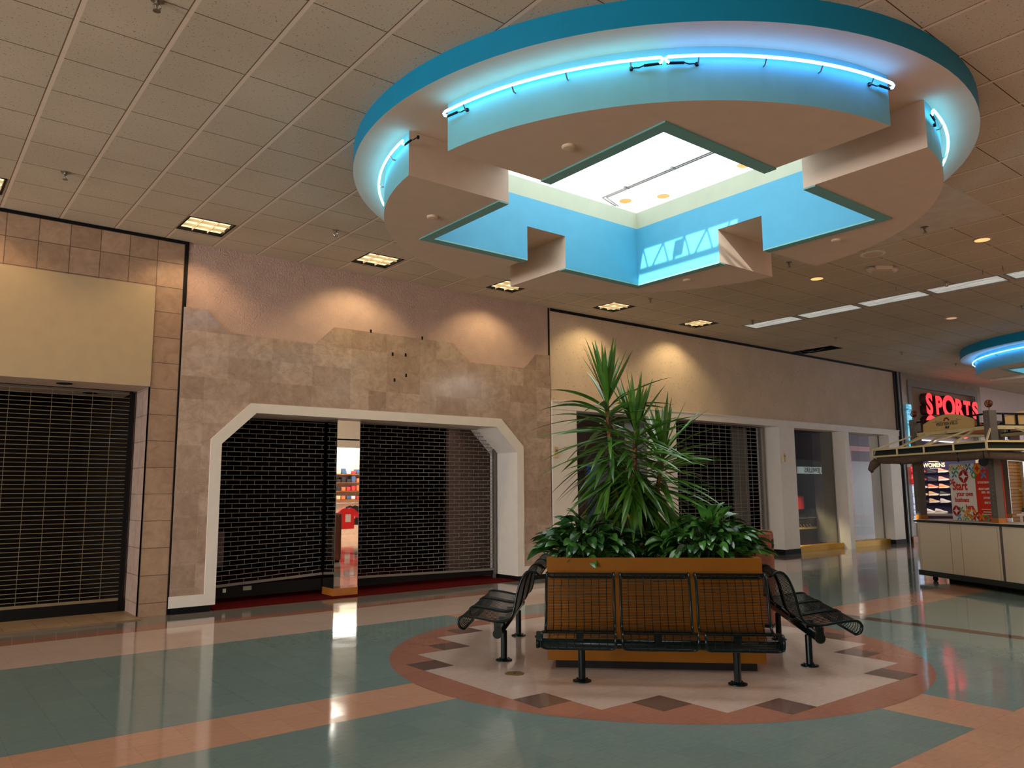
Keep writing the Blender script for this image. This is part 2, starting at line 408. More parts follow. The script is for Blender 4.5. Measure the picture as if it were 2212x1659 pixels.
# ------------------------------------------------------------------ floor with its laid pattern
fl = MB(); names = list(m_fl); FX0, FX1, FY0, FY1 = -14, 60, -12, 10
def slab(mname, x0, x1, y0, y1, lay):
    fl.cur = names.index(mname); z = lay*.0004
    fl.poly([(x0, y0, z), (x1, y0, z), (x1, y1, z), (x0, y1, z)])
slab('salmon', FX0, FX1, FY0, FY1, 0)
slab('grey', FX0, FX1, 3.938, 4.80, 1); slab('rust', FX0, FX1, 3.656, 3.938, 1); slab('pink', FX0, FX1, 2.387, 3.656, 1)
for x0, x1 in ((FX0, 4.762), (5.386, FX1)):
    slab('teal', x0, x1, -.328, 2.387, 1); slab('teal', x0, x1, -3.678, -.946, 1)
slab('joint', 8.30, 8.50, FY0, 4.70, 2)
CX, CY, U = 5.066, -.631, .3048
fl.cur = names.index('rust'); fl.poly([(CX+2.453*math.cos(2*PI*i/120), CY+2.453*math.sin(2*PI*i/120), .0012) for i in range(120)])
q = [(2, 7), (2, 6), (3, 6), (4, 6), (4, 5), (4, 4), (5, 4), (6, 4), (6, 3), (6, 2), (7, 2)]
q = [(-7, 2), (-6, 2), (-6, 3), (-6, 4), (-5, 4), (-4, 4), (-4, 5), (-4, 6), (-3, 6), (-2, 6), (-2, 7)]
star = q+[(-a, b) for a, b in q[::-1]]+[(-a, -b) for a, b in q]+[(a, -b) for a, b in q[::-1]]
fl.cur = names.index('pink'); fl.prism([[(CX+a*U, CY+b*U) for a, b in star]], XY, .0016, .0016, caps=(True, False))
fl.cur = names.index('brown')
for a, b in ((-7, 2), (-5, 4), (-3, 6)):
    for sx in (1, -1):
        for sy in (1, -1):
            P = [(a, b), (a+1, b), (a+1, b+1), (a, b+1)]
            fl.poly([(CX+sx*i*U, CY+sy*j*U, .0020) for i, j in P])
fo = struct(fl.build('floor', [m_fl[n] for n in names]))

# ------------------------------------------------------------------ ceiling with openings
KX, KY = 5.275, -.615; K2X, K2Y = 21.09, -.60; WELL = 1.62
TROF = [(-.33+2.442*i, 3.93) for i in range(6)]
STRIP = [(13.02, 2.965-1.22*i) for i in range(5)]
holes = [(KX-WELL, KX+WELL, KY-WELL, KY+WELL), (K2X-WELL, K2X+WELL, K2Y-WELL, K2Y+WELL)]
holes += [(x-.285, x+.285, y-.285, y+.285) for x, y in TROF]+[(x-.25, x+.25, y-.575, y+.575) for x, y in STRIP]
MISS = (16.40, 16.95, 3.63, 4.68); holes.append(MISS)
def holed(mb, x0, x1, y0, y1, hs, fn):
    xs = sorted({x0, x1} | {h[i] for h in hs for i in (0, 1) if x0 < h[i] < x1}); ys = sorted({y0, y1} | {h[i] for h in hs for i in (2, 3) if y0 < h[i] < y1})
    for i in range(len(xs)-1):
        run = None
        for j in range(len(ys)-1):
            cx, cy = (xs[i]+xs[i+1])/2, (ys[j]+ys[j+1])/2
            inside = any(h[0] < cx < h[1] and h[2] < cy < h[3] for h in hs)
            if not inside and run is None: run = ys[j]
            if run is not None and (inside or j == len(ys)-2):
                top = ys[j] if inside else ys[j+1]
                mb.poly([fn(xs[i], run), fn(xs[i+1], run), fn(xs[i+1], top), fn(xs[i], top)]); run = None
cb = MB(); holed(cb, FX0, FX1, -8.6, WY+.06, holes, lambda x, y: (x, y, H))
struct(cb.build('ceiling', m_ceil))
struct(MB().box(7.9, 9.70, -2.45, .30, H-.003, H-.001).build('ceiling_patch', mat('smooth_pale_tile', (204, 196, 182), .85)))
# dark slot above the missing tile with loose wires
t = thing('ceiling_gap', 'dark rectangular gap where a ceiling tile is missing, by the cream wall', 'ceiling gap', (16.67, 4.15, H))
g = MB(); x0, x1, y0, y1 = MISS
g.poly([(x0, y0, H+.5), (x1, y0, H+.5), (x1, y1, H+.5), (x0, y1, H+.5)])
for a, b in (((x0, y0), (x1, y0)), ((x1, y0), (x1, y1)), ((x1, y1), (x0, y1)), ((x0, y1), (x0, y0))):
    g.poly([(*a, H), (*b, H), (*b, H+.5), (*a, H+.5)])
g.build('void', m_black, t, world=True)
for k, (a, b, c) in enumerate((((16.45, 4.5, H+.05), (16.62, 4.3, H-.10), (16.9, 4.1, H+.06)), ((16.55, 4.6, H+.05), (16.66, 4.5, H-.14), (16.85, 4.35, H+.05)))):
    pts = [tuple((1-s)**2*Vector(a)+2*s*(1-s)*Vector(b)+s*s*Vector(c)) for s in [i/8 for i in range(9)]]
    MB().tube(pts, .006, 5).build('wire', m_track, t, world=True)

# ------------------------------------------------------------------ skylight rings
R_OUT, R_DRUM, ZS, ZB, SLOT = 3.05, 2.742, 4.658, 4.25, .305
def ring(label, cx, cy, rz=0):
    t = thing('skylight_ring', label, 'ceiling feature', (cx, cy, ZB), rz, 'round ceiling rings around the skylights')
    Z = lambda z: z-ZB
    N = 120; circ = [(R_OUT*math.cos(2*PI*i/N), R_OUT*math.sin(2*PI*i/N)) for i in range(N)]
    b = MB()
    for i in range(N):
        p, p2 = circ[i], circ[(i+1) % N]
        b.poly([(*p, Z(ZS)), (*p2, Z(ZS)), (*p2, Z(H)), (*p, Z(H))])
    band = b.build('outer_band', m_teal_dark, t, smooth=True); band['label'] = 'deep teal outer band'
    s = MB().prism([circ, rect(-WELL, WELL, -WELL, WELL)], XY, Z(ZS), Z(ZS), caps=(True, False)); s.build('soffit', m_soffit, t)
    # four drum quarters
    a0 = math.asin(SLOT/R_DRUM)
    for sx, sy in ((-1, -1), (-1, 1), (1, 1), (1, -1)):
        arc = [(R_DRUM*math.cos(a), R_DRUM*math.sin(a)) for a in [a0+(PI/2-2*a0)*i/28 for i in range(29)]]
        P = arc+[(SLOT, WELL), (WELL, WELL), (WELL, SLOT)]
        sm = [2]*28+[0]+[1, 1]+[0]
        d = MB().prism([[(sx*x, sy*y) for x, y in P]], XY, Z(ZB), Z(ZS), side_mats=[sm], caps=(True, False))
        seg = d.build('drum_quarter', [m_offwhite, m_teal, m_drum], t)
        o = .118; L = [(SLOT, WELL), (WELL, WELL), (WELL, SLOT), (WELL+o, SLOT+.0), (WELL+o, WELL+o), (SLOT, WELL+o)]
        MB().prism([[(sx*x, sy*y) for x, y in L]], XY, Z(ZB)-.014, Z(ZB)+.002).build('trim', m_teal_trim, seg)
    w = MB(); w2 = MB()
    for (a, b_) in (((-1, -1), (1, -1)), ((1, -1), (1, 1)), ((1, 1), (-1, 1)), ((-1, 1), (-1, -1))):
        p, p2 = (a[0]*WELL, a[1]*WELL), (b_[0]*WELL, b_[1]*WELL)
        w.poly([(*p, Z(ZS)), (*p2, Z(ZS)), (*p2, Z(5.02)), (*p, Z(5.02))])
        w2.poly([(*p, Z(5.02)), (*p2, Z(5.02)), (*p2, Z(5.245)), (*p, Z(5.245))])
    w.build('well_wall', m_teal, t); w2.build('well_collar', m_collar, t)
    for x, y in ((-2.01, -.97), (-2.0, 1.06), (1.955, -1.01), (1.95, 1.065)):
        MB().lathe((x, y, Z(ZB)), [(.055, 0), (.055, -.012), (.045, -.020), (.02, -.022)], 18).build('detector_cap', m_soffit, t)
    return t
ring1 = ring('large round teal-banded ceiling ring with neon above the planter', KX, KY)
ring2 = dup(ring1, (K2X, K2Y, ZB), label='second teal-banded ceiling ring, farther off and cut by the picture edge')
# skylight shafts and glazing
k = NT('opal_glazing'); k.n.remove(k.b); tr = k.add('ShaderNodeBsdfTranslucent'); tr.inputs[0].default_value = (.93, .94, .94, 1)
k.link(tr.outputs[0], [n for n in k.n if n.type == 'OUTPUT_MATERIAL'][0].inputs[0]); m_opal = k.m
def skylight(n, cx, cy, clear):
    t = rootstruct('window_%d' % n, (cx, cy, 5.245)); q = 2.22; top = 1.24
    c = MB()
    c.prism([rect(-q, q, -q, q), rect(-WELL, WELL, -WELL, WELL)], XY, 0, 0, caps=(True, False))
    for a, b in (((-1, -1), (1, -1)), ((1, -1), (1, 1)), ((1, 1), (-1, 1)), ((-1, 1), (-1, -1))):
        p, p2 = (a[0]*q, a[1]*q), (b[0]*q, b[1]*q); c.poly([(*p, 0), (*p2, 0), (*p2, top), (*p, top)])
    c.build('curb', m_curb, t)
    ap = (-q, -1.395, -.44, 1.06)                              # one clear light at the edge, opal glazing elsewhere
    o = MB(); holed(o, -q, q, -q, q, [ap] if clear else [], lambda x, y: (x, y, top)); o.build('opal_pane', m_opal, t)
    f = MB(); f.bar((-.05, -q, top-.02), (-.05, q, top-.02), .07, .05); f.bar((-q, -.46, top-.02), (q, -.46, top-.02), .05, .05); f.bar((-q, 1.10, top-.02), (q, 1.10, top-.02), .05, .05)
    f.build('frame', m_curb, t)
    if clear:
        MB().poly([(ap[0], ap[2], top), (ap[1], ap[2], top), (ap[1], ap[3], top), (ap[0], ap[3], top)]).build('clear_pane', m_skyglass, t)
        j = MB(); xa, xb = -1.875, -1.395; j.bar((xa, ap[2], top-.01), (xa, ap[3], top-.01), .055); k = 4; st = (ap[3]-ap[2]-.1)/k
        for i in range(k):
            y = ap[3]-i*st; j.bar((xb, y, top-.01), (xa, y-st*.42, top-.01), .022); j.bar((xa, y-st*.55, top-.01), (xb, y-st*.95, top-.01), .022)
        j.bar((-1.75, ap[3]-.62, top-.01), (-1.42, ap[3]-.62, top-.01), .16, .02); j.build('lattice_bar', m_curb, t)
    return t
skylight(1, KX, KY, True); skylight(2, K2X, K2Y, False)
# lamps hung in the skylight well
for k, (x, y, lab) in enumerate(((6.94, 1.24, 'white cylinder lamp with orange-lit underside in the skylight, near its far corner'),
                                 (7.22, .80, 'white cylinder lamp with orange-lit underside, second from the skylight corner'),
                                 (7.22, -.50, 'white cylinder lamp half hidden by the skylight trim'))):
    t = thing('cylinder_lamp', lab, 'lamp', (x, y, 5.5), 0, 'cylinder lamps in the skylight')
    MB().lathe((0, 0, 0), [(.092, 0), (.095, .01), (.095, .30), (.06, .33)], 20).build('housing', m_curb, t)
    MB().lathe((0, 0, 0), [(.084, -.004), (.084, .004)], 20).build('rim', mat('orange_lamp_glow%d' % k, (224, 132, 30), .5), t)  # underside coloured orange for its lit look, gives no light
    br = MB(); br.bar((.0, 0, .28), (.16, .0, .28), .02); br.bar((.16, 0, .22), (.16, 0, .5), .03); br.build('bracket', m_curb, t)
t = thing('conduit_rail', 'thin double conduit line crossing the bright skylight', 'conduit', (6.59, .4, 5.5))
c = MB(); c.tube([(6.97, 1.46, 5.5), (6.60, 1.35, 5.5), (6.57, -2.3, 5.5)], .010, 6); c.tube([(7.00, 1.44, 5.5), (6.64, 1.31, 5.5), (6.61, -2.3, 5.5)], .010, 6)
for y in (.9, .1, -.8): c.bar((6.56, y, 5.5), (6.63, y, 5.5), .03)
c.build('conduit', m_track, t, world=True)
for p, q_ in (((6.95, 1.5, 5.5), (7.02, 1.6, 5.5)), ((6.6, -2.3, 5.5), (6.6, -2.83, 5.5))): MB().bar(p, q_, .03).build('support', m_track, t, world=True)

# neon tubes on the drum faces
def neon(label, a0, a1, cx, cy, m, z=ZS-.10):
    r = R_DRUM+.055; am = (a0+a1)/2
    t = thing('neon_tube', label, 'neon light', (cx+r*math.cos(am), cy+r*math.sin(am), z), 0, 'neon tubes around the ceiling rings')
    A = [a0+(a1-a0)*i/40 for i in range(41)]
    P = lambda a, dz=0, dr=0: (cx+(r+dr)*math.cos(a), cy+(r+dr)*math.sin(a), z+dz)
    pts = [P(a0+.006, -.034, -.014), P(a0, -.028, -.006), P(a0-.003, -.012, 0)]+[P(a0+.004)]+[P(a) for a in A[1:-1]]+[P(a1-.004), P(a1+.003, -.012, 0), P(a1, -.028, -.006), P(a1-.006, -.034, -.014)]
    MB().tube(pts, .0115, 8).build('glass_tube', m, t, smooth=True, world=True)
    for f in (.12, .38, .62, .88):
        a = a0+(a1-a0)*f; b = MB(); b.tube([P(a, -.012), P(a, -.045, -.025), P(a, -.045, -.052)], .006, 5); b.build('clip', m_chrome, t, world=True)
    for a, s in ((a0, 1), (a1, -1)):
        b = MB(); b.tube([P(a, -.036, -.018), P(a+s*.022, -.036, -.022), P(a+s*.045, -.036, -.026)], .010, 6); b.tube([P(a+s*.045, -.036, -.026), P(a+s*.058, -.046, -.030), P(a+s*.070, -.040, -.036), P(a+s*.078, -.04, -.052)], .005, 5)
        b.lathe(P(a+s*.078, -.04, -.045), [(.012, -.012), (.012, .012)], 8)
        b.build('electrode', m_black, t, world=True)
    return t
gap = math.asin(SLOT/R_DRUM)
q0, q1 = PI+gap+.008, 1.5*PI-gap-.008; mid = (q0+q1)/2-.008
neon('cyan neon tube on the near face of the ring over the planter, left half', q0, mid-.006, KX, KY, m_neon)
neon('blue neon tube on the near face of the ring over the planter, right half', mid+.006, q1, KX, KY, m_neon_blue)
neon('cyan neon tube curving round the left quarter of the planter ring', PI-gap-.008, PI/2+gap+.4, KX, KY, m_neon)
neon('pale neon tube curving round the right quarter of the planter ring', 1.5*PI+gap+.008, 2*PI-gap-.4, KX, KY, m_neon)
neon('blue neon tube on the distant second ring', PI/2+gap+.008, PI-gap-.008, K2X, K2Y, m_neon_blue)

# ------------------------------------------------------------------ ceiling lamps
tl = ['square ceiling lamp cut off at the left picture edge', 'square ceiling lamp above the joint of tiled and pink walls', 'square ceiling lamp over the left of the pink wall',
      'square ceiling lamp half hidden behind the round ring', 'square ceiling lamp right above the tip of the tallest dracaena', 'square ceiling lamp nearest the long white strip lamps', 'square ceiling lamp hidden far along the cream wall']
def troffer(x, y, label):
    t = thing('square_ceiling_lamp', label, 'ceiling lamp', (x, y, H), 0, 'square ceiling lamps along the shop wall')
    s = .285
    f = MB()
    for a in ((-s, -s, s, -s+.022), (-s, s-.022, s, s), (-s, -s, -s+.022, s), (s-.022, -s, s, s)): f.box(a[0], a[2], a[1], a[3], -.004, .12)
    f.build('frame', m_black, t)
    MB().box(-s+.02, s-.02, -s+.02, s-.02, .035, .045).build('diffuser', m_troffer, t)
    l = MB()
    for i in (1, 2):
        p = -s+2*s*i/3
        l.box(p-.003, p+.003, -s+.02, s-.02, .003, .035); l.box(-s+.02, s-.02, p-.003, p+.003, .003, .035)
    l.build('louver', m_louver, t)
    return t
for i, (x, y) in enumerate(TROF[:6]):
    troffer(x, y, tl[i])
    spot('wall_wash', (x, y+.05, H-.012), (0, .30, -1), (27, 27, 42, 36, 36, 42)[i], (1, .66, .36) if i < 2 else (1, .76, .42), 118, .55, .10)
sl = ['long white strip lamp nearest the cream wall', 'second long strip lamp out from the cream wall', 'third long strip lamp out from the cream wall', 'fourth long strip lamp out from the cream wall', 'long strip lamp cut by the right picture edge']
for i, (x, y) in enumerate(STRIP):
    t = thing('strip_ceiling_lamp', sl[i], 'ceiling lamp', (x, y, H), 0, 'row of strip ceiling lamps')
    f = MB()
    for a in ((-.25, -.575, .25, -.555), (-.25, .555, .25, .575), (-.25, -.575, -.235, .575), (.235, -.575, .25, .575)): f.box(a[0], a[2], a[1], a[3], -.004, .06)
    f.build('frame', m_track, t)
    MB().box(-.235, .235, -.555, .555, .010, .018).build('lens', m_strip, t)
# fill lights added under the ceiling out of view, with no fixtures
for x, pw in ((-11, 14), (-7, 14), (-3, 10), (1, 5), (5.5, 5), (10, 13), (15, 15), (20, 15), (26, 15), (32, 15), (40, 15)):
    area('ceiling_fill', (x, -6.6, H-.02), (0, 0, -1), .5, 1.1, pw, (1, .92, .8))
for x, y in ((13, -4.4), (13, -5.6), (9, -5.2)): area('ceiling_fill', (x, y, H-.02), (0, 0, -1), .4, 1.0, 24, (1, .94, .84))
for x in (-9, -5): area('ceiling_fill', (x, -1, H-.02), (0, 0, -1), .5, 1.1, 18, (1, .86, .70))
for x in (28, 34, 42): area('ceiling_fill', (x, 1.5, H-.02), (0, 0, -1), .5, 1.1, 24, (1, .9, .82))
for x, y, lab, lit in ((10.60, -1.87, 'amber round downlight nearest the right picture edge', 1), (10.62, .576, 'amber round downlight between the ring and the strip lamps', 1), (15.5, .57, 'pale round downlight near the second ring', 0)):
    t = thing('round_downlight', lab, 'downlight', (x, y, H), 0, 'round ceiling downlights')
    MB().lathe((0, 0, 0), [(.115, 0), (.115, -.008), (.095, -.010)], 28).build('trim', m_soffit, t)
    MB().lathe((0, 0, 0), [(.094, -.0105), (.01, -.0115)], 28).build('reflector', m_can if lit else mat('faint_glow_downlight', (206, 180, 156), .35, emit=(255, 200, 160), estr=.3), t)  # paler reflector given a faint glow of its own, without a beam
    if lit: spot('downlight_beam', (x, y, H-.03), (0, 0, -1), 10, (1, .70, .42), 100, .6, .08)
t = thing('ceiling_speaker', 'round perforated ceiling speaker beside the ring', 'speaker', (10.04, -.64, H))
MB().lathe((0, 0, 0), [(.17, 0), (.17, -.010), (.13, -.014)], 28).build('rim', m_white, t); MB().lathe((0, 0, 0), [(.13, -.014), (.125, -.018), (.06, -.018), (.055, -.024), (.01, -.024)], 28).build('grille', m_offwhite, t)
t = thing('emergency_light', 'ceiling emergency light with two small lamp heads', 'emergency light', (10.80, -.40, H), math.radians(-38))
MB().box(-.13, .13, -.07, .07, -.06, 0).build('housing', m_soffit, t, bevel=.012)
for s in (-1, 1): MB().tube([(s*.14, 0, -.03), (s*.19, 0, -.045), (s*.21, 0, -.07)], [.03, .045, .05], 12).build('lamp_head', m_offwhite, t)
spr = [(.389, -.596, 'sprinkler head at the top left picture edge'), (.412, 3.07, 'sprinkler head above the cream fascia panel'), (3.48, 3.07, 'sprinkler head over the left of the pink wall'),
       (9.49, 3.09, 'sprinkler head above the plants'), (9.45, .33, 'sprinkler head beside the ring, below the slot with the sun streak'), (9.44, -1.63, 'sprinkler head left of the amber downlight at the right edge'),
       (15.53, 3.03, 'sprinkler head in front of the ceiling gap'), (12.51, -.60, 'sprinkler head over the third strip lamp'), (15.43, -.69, 'sprinkler head between strip lamps and second ring'),
       (18.61, 3.04, 'sprinkler head nearest the sports shop'), (21.66, 3.03, 'sprinkler head just under the second ring'), (12.5, 3.08, 'sprinkler head at the end of the nearest strip lamp')]
proto = None
for x, y, lab in spr:
    if proto is None:
        proto = thing('sprinkler_head', lab, 'sprinkler', (x, y, H), 0, 'ceiling sprinkler heads')
        MB().lathe((0, 0, 0), [(.045, 0), (.045, -.006), (.02, -.012)], 16).build('escutcheon', m_chrome, proto)
        b = MB(); b.lathe((0, 0, 0), [(.016, -.01), (.018, -.03), (.012, -.035)], 10)
        for s in (-1, 1): b.tube([(s*.012, 0, -.03), (s*.026, 0, -.05), (s*.008, 0, -.078)], .006, 6)
        b.lathe((0, 0, 0), [(.008, -.034), (.004, -.06), (.007, -.078)], 8); b.build('body', m_chrome, proto)
        MB().lathe((0, 0, 0), [(.026, -.078), (.026, -.082)], 12).build('deflector', m_chrome, proto)
    else: dup(proto, (x, y, H), random.Random(int(x*100)).random()*3, lab)
for x, y, lab in ((12.23, -1.25, 'small hook hanging above the right strip lamps'), (12.26, -1.52, 'long hook at the right picture edge'), (12.19, .07, 'small hook over the second strip lamp')):
    b = MB(); b.tube([(0, 0, 0), (0, 0, -.05), (.015, 0, -.075), (.03, 0, -.06)], .006, 5); o = b.build('ceiling_hook', m_chrome); o.location = (x, y, H); tag(o, lab, 'hook', 'ceiling hooks')

# ------------------------------------------------------------------ shop-front wall, left to right
# 1. tiled shop
w = MB(); w.prism([[(-7, 4.18), (1.745, 4.18), (1.745, 0), (2.085, 0), (2.085, H), (-7, H)]], XZ, WY, WY+.08)
struct(w.build('wall_tile', m_tile))
w = MB(); w.poly([(1.745, WY, 0), (1.745, 5.46, 0), (1.745, 5.46, 2.9), (1.745, WY, 2.9)]); struct(w.build('wall_return', m_tile_side))
t = thing('fascia_panel', 'blank cream fascia panel over the leftmost shuttered shop', 'panel', (-2, WY, 2.88))
MB().box(-7, 1.743, WY-.016, WY-.002, 2.88, 4.185).build('board', m_panel, t, world=True)
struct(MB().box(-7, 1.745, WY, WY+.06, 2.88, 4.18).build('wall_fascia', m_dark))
struct(MB().box(-7, 1.744, WY-.01, 5.375, 2.874, 2.88).build('trim_1', m_offwhite))
struct(MB().box(-7, 1.744, 5.405, 6.2, 2.874, 2.88).build('trim_2', m_offwhite))
struct(MB().box(-7, 1.744, 5.375, 5.405, 2.868, 2.88).build('trim_3', m_black))
for k, (x, y, lab) in enumerate(((.82, 4.99, 'small unlit downlight in the soffit of the leftmost shop'), (1.26, 5.85, 'small unlit downlight behind the leftmost grille'))):
    o = MB().lathe((0, 0, 0), [(.09, 0), (.09, -.008), (.07, -.010), (.07, -.004), (.01, -.003)], 24).build('soffit_downlight', m_darkbar); o.location = (x, y, 2.873)
    tag(o, lab, 'downlight')
struct(MB().box(-7, 1.745, 4.49, 5.42, 0, .012).build('trim_4', m_sill))
def grille(name_label, x0, x1, y, zb0, zb1, zt, pitch, link, stagger, m, clip=None, guides=(1, 1), rodr=.0045, loc=None):
    t = thing('roll_down_grille', name_label, 'security grille', ((x0+x1)/2, y, 0))
    r = MB(); n = int((zt-min(zb0, zb1))/pitch)
    Z = lambda x, k: zb0+(zb1-zb0)*(x-x0)/(x1-x0)*max(0, 1-k/14)+(k*pitch) + (0 if k else 0) if False else (zb0+(zb1-zb0)*(x-x0)/(x1-x0))*(max(0, 1-k/16))+min(zb0, zb1)*(1-max(0, 1-k/16))+k*pitch
    def ext(z):
        return clip(z) if clip else (x0, x1)
    for k in range(1, n+1):
        a, b = ext(min(zb0, zb1)+k*pitch)
        N = 10; pts = [(a+(b-a)*i/N, y, Z(a+(b-a)*i/N, k)+.004*math.sin(3.1*k+1.7*i)*max(0, 1-k/14)) for i in range(N+1)]
        for i in range(N): r.bar(pts[i], pts[i+1], rodr*2)
        m_ = int((x1-x0)/link)+1
        for i in range(m_):
            x = x0+link*(i+(.5 if stagger and k % 2 else 0))+.03
            if a < x < b and x < x1: r.bar((x, y, Z(x, k-1)), (x, y, Z(x, k)), rodr*1.3)
    r.build('curtain', m, t, world=True)
    MB().bar((x0, y, zb0), (x1, y, zb1), .03, .035).build('bottom_bar', m, t, world=True)
    for s, x in zip(guides, (x0, x1)):
        if s: MB().box(x-.02, x+.02, y-.03, y+.03, .015, zt).build('guide', m_track if s == 1 else m_black, t, world=True)
    return t
grille('tan wide-mesh grille of the leftmost shop under the cream panel', -6.9, 1.68, 5.39, .165, .165, 2.865, .0545, .231, False, m_grille_tan, guides=(0, 2), rodr=.0038)
MB().box(-6.9, 1.73, 5.36, 5.44, .012, .145).build('sill_kick', m_black)
tag(bpy.data.objects['sill_kick'], 'black kick plate under the leftmost grille', 'kick plate')
# 2. black expansion joint
struct(MB().box(2.085, 2.132, WY-.012, WY+.06, 0, H-.03).build('trim_5', m_black))
struct(MB().box(-7, 2.13, WY-.03, WY+.02, H-.04, H-.003).build('trim_6', m_black))
# 3. pink stucco and marble
hole = [(2.60, .0), (7.79, .0), (7.79, 2.21), (7.33, 2.66), (3.08, 2.66), (2.60, 2.20)]
outer = [(2.60, 0), (2.60, 2.20), (3.08, 2.66), (7.33, 2.66), (7.79, 2.21), (7.79, 0), (8.518, 0), (8.518, H), (2.132, H), (2.132, 0)]
struct(MB().prism([outer], XZ, WY, WY+.10).build('wall_marble', m_pink))
cl = [(2.104, .20), (2.56, .20), (2.56, 2.24), (3.06, 2.70), (7.35, 2.71), (7.84, 2.23), (7.84, .20), (8.516, .20), (8.516, 3.965), (8.204, 3.951), (7.906, 3.674), (6.732, 3.669), (6.403, 3.958), (4.269, 3.960), (3.98, 3.679), (2.692, 3.688), (2.408, 3.970), (2.104, 3.965)]
tag(MB().prism([cl], XZ, WY-.022, WY-.001).build('marble_cladding', m_marble), 'pinkish marble tile cladding with a notched top edge', 'cladding')
fr = [(2.094, .08), (2.094, .222), (2.526, .222), (2.526, 2.228), (3.042, 2.738), (7.378, 2.748), (7.869, 2.285), (7.869, .235), (8.516, .235), (8.516, .08), (7.722, .08), (7.722, 2.18), (7.288, 2.600), (3.124, 2.606), (2.669, 2.17), (2.669, .08)]
t = tag(MB().prism([fr], XZ, WY-.045, WY-.02).build('white_portal_frame', m_white), 'white eight-sided frame around the marble shop opening', 'door frame')
rv = MB(); P = fr[10:]
for (a, b), (a2, b2) in zip(P[:-1], P[1:]): rv.poly([(a, WY-.02, b), (a2, WY-.02, b2), (a2, 5.45, b2), (a, 5.45, b)])
rv.build('reveal', m_white, t)
bb = MB(); bb.box(2.132, 2.60, WY-.05, WY+.05, 0, .08); bb.box(7.74, 8.518, WY-.05, 5.45, 0, .08); struct(bb.build('baseboard_marble', m_black))
for k, (x, z) in enumerate(((5.255, 3.654), (5.489, 3.663), (5.295, 3.247), (5.502, 3.338), (4.868, 3.972), (5.795, 3.972))):
    lab = ['upper left dark bolt hole in the marble', 'upper right dark bolt hole in the marble', 'lower left dark bolt hole in the marble', 'lower right dark bolt hole in the marble', 'dark bolt on the top marble edge, left', 'dark bolt on the top marble edge, right'][k]
    b = MB().box(-.014, .014, -.006, .004, -.026, .026); o = b.build('bolt_anchor', m_black); o.location = (x, WY-.022, z); tag(o, lab, 'bolt', 'old sign bolts in the marble')
def clipL(z):
    x0 = 2.86
    if z > 2.17: x0 = max(x0, 2.669+(z-2.17)*1.045)
    return (x0, 4.40)
def clipR(z):
    x1 = 7.64
    if z > 2.18: x1 = min(x1, 7.722-(z-2.18)*1.03+.02)
    return (5.0, x1)
def clipL2(z):
    a, b = clipL(z); return (max(2.70, a-.14), b)
gl = grille('brick-pattern grille left of the mirrored column', 2.70, 4.42, 5.25, .235, .31, 2.60, .0665, .205, True, m_grille, clip=clipL2, guides=(0, 0))
gr = grille('brick-pattern grille right of the mirrored column', 4.83, 7.66, 5.25, .215, .165, 2.60, .0640, .205, True, m_grille, clip=lambda z: (4.83, min(7.66, 7.72-(z-2.18)*1.03) if z > 2.18 else 7.66), guides=(0, 1))
b = MB(); b.box(2.70, 4.42, 5.26, 5.30, .075, .24); o = b.build('bottom_skirt', m_darkbar, gl, world=True)
b = MB(); b.box(4.83, 7.66, 5.26, 5.30, .075, .18); o = b.build('bottom_skirt', m_darkbar, gr, world=True)
for x, lab in ((2.98, 'small white tag stuck below the left brick-pattern grille'),):
    o = MB().box(-.022, .022, -.002, .002, -.026, .026).build('sticker', m_white); o.location = (x, 5.255, .175); tag(o, lab, 'sticker')
o = MB().box(-.06, .06, -.002, .002, -.028, .028).build('caution_sticker', mat('pale_green_paper', (150, 150, 128), .7)); o.location = (3.30, 5.255, .185); tag(o, 'pale green sticker below the left brick-pattern grille', 'sticker')
tag(MB().box(2.66, 7.74, 4.685, 9.3, 0, .014).build('carpet', m_carpet), 'dark red carpet inside the marble shop opening', 'carpet')
# mirrored column
t = thing('mirrored_column', 'mirror-clad column with a wooden base between the two brick-pattern grilles', 'column', (4.62, 4.86, 0))
XL, XR, Y0, Yb = 4.43, 4.81, 4.86, 5.235
sec = [(XL, Y0), (XR, Y0), (XR, Yb), (XL, Yb)]
for a, b in ((0, 1), (1, 2), (3, 0)):
    p, q_ = Vector((*sec[a], 0)), Vector((*sec[b], 0)); MB().poly([(p.x, p.y, .12), (q_.x, q_.y, .12), (q_.x, q_.y, 2.605), (p.x, p.y, 2.605)]).build('mirror_panel', m_mirror, t, world=True)
tr = MB()
for a in (0, 1): tr.box(sec[a][0]-.003, sec[a][0]+.003, sec[a][1]-.003, sec[a][1]+.003, .12, 2.605)
tr.build('edge_trim', m_track, t, world=True)
MB().prism([[(4.62+(x-4.62)*1.03, 5.05+(y-5.05)*1.02) for x, y in sec]], XY, .0145, .12).build('base', m_wood, t, world=True)
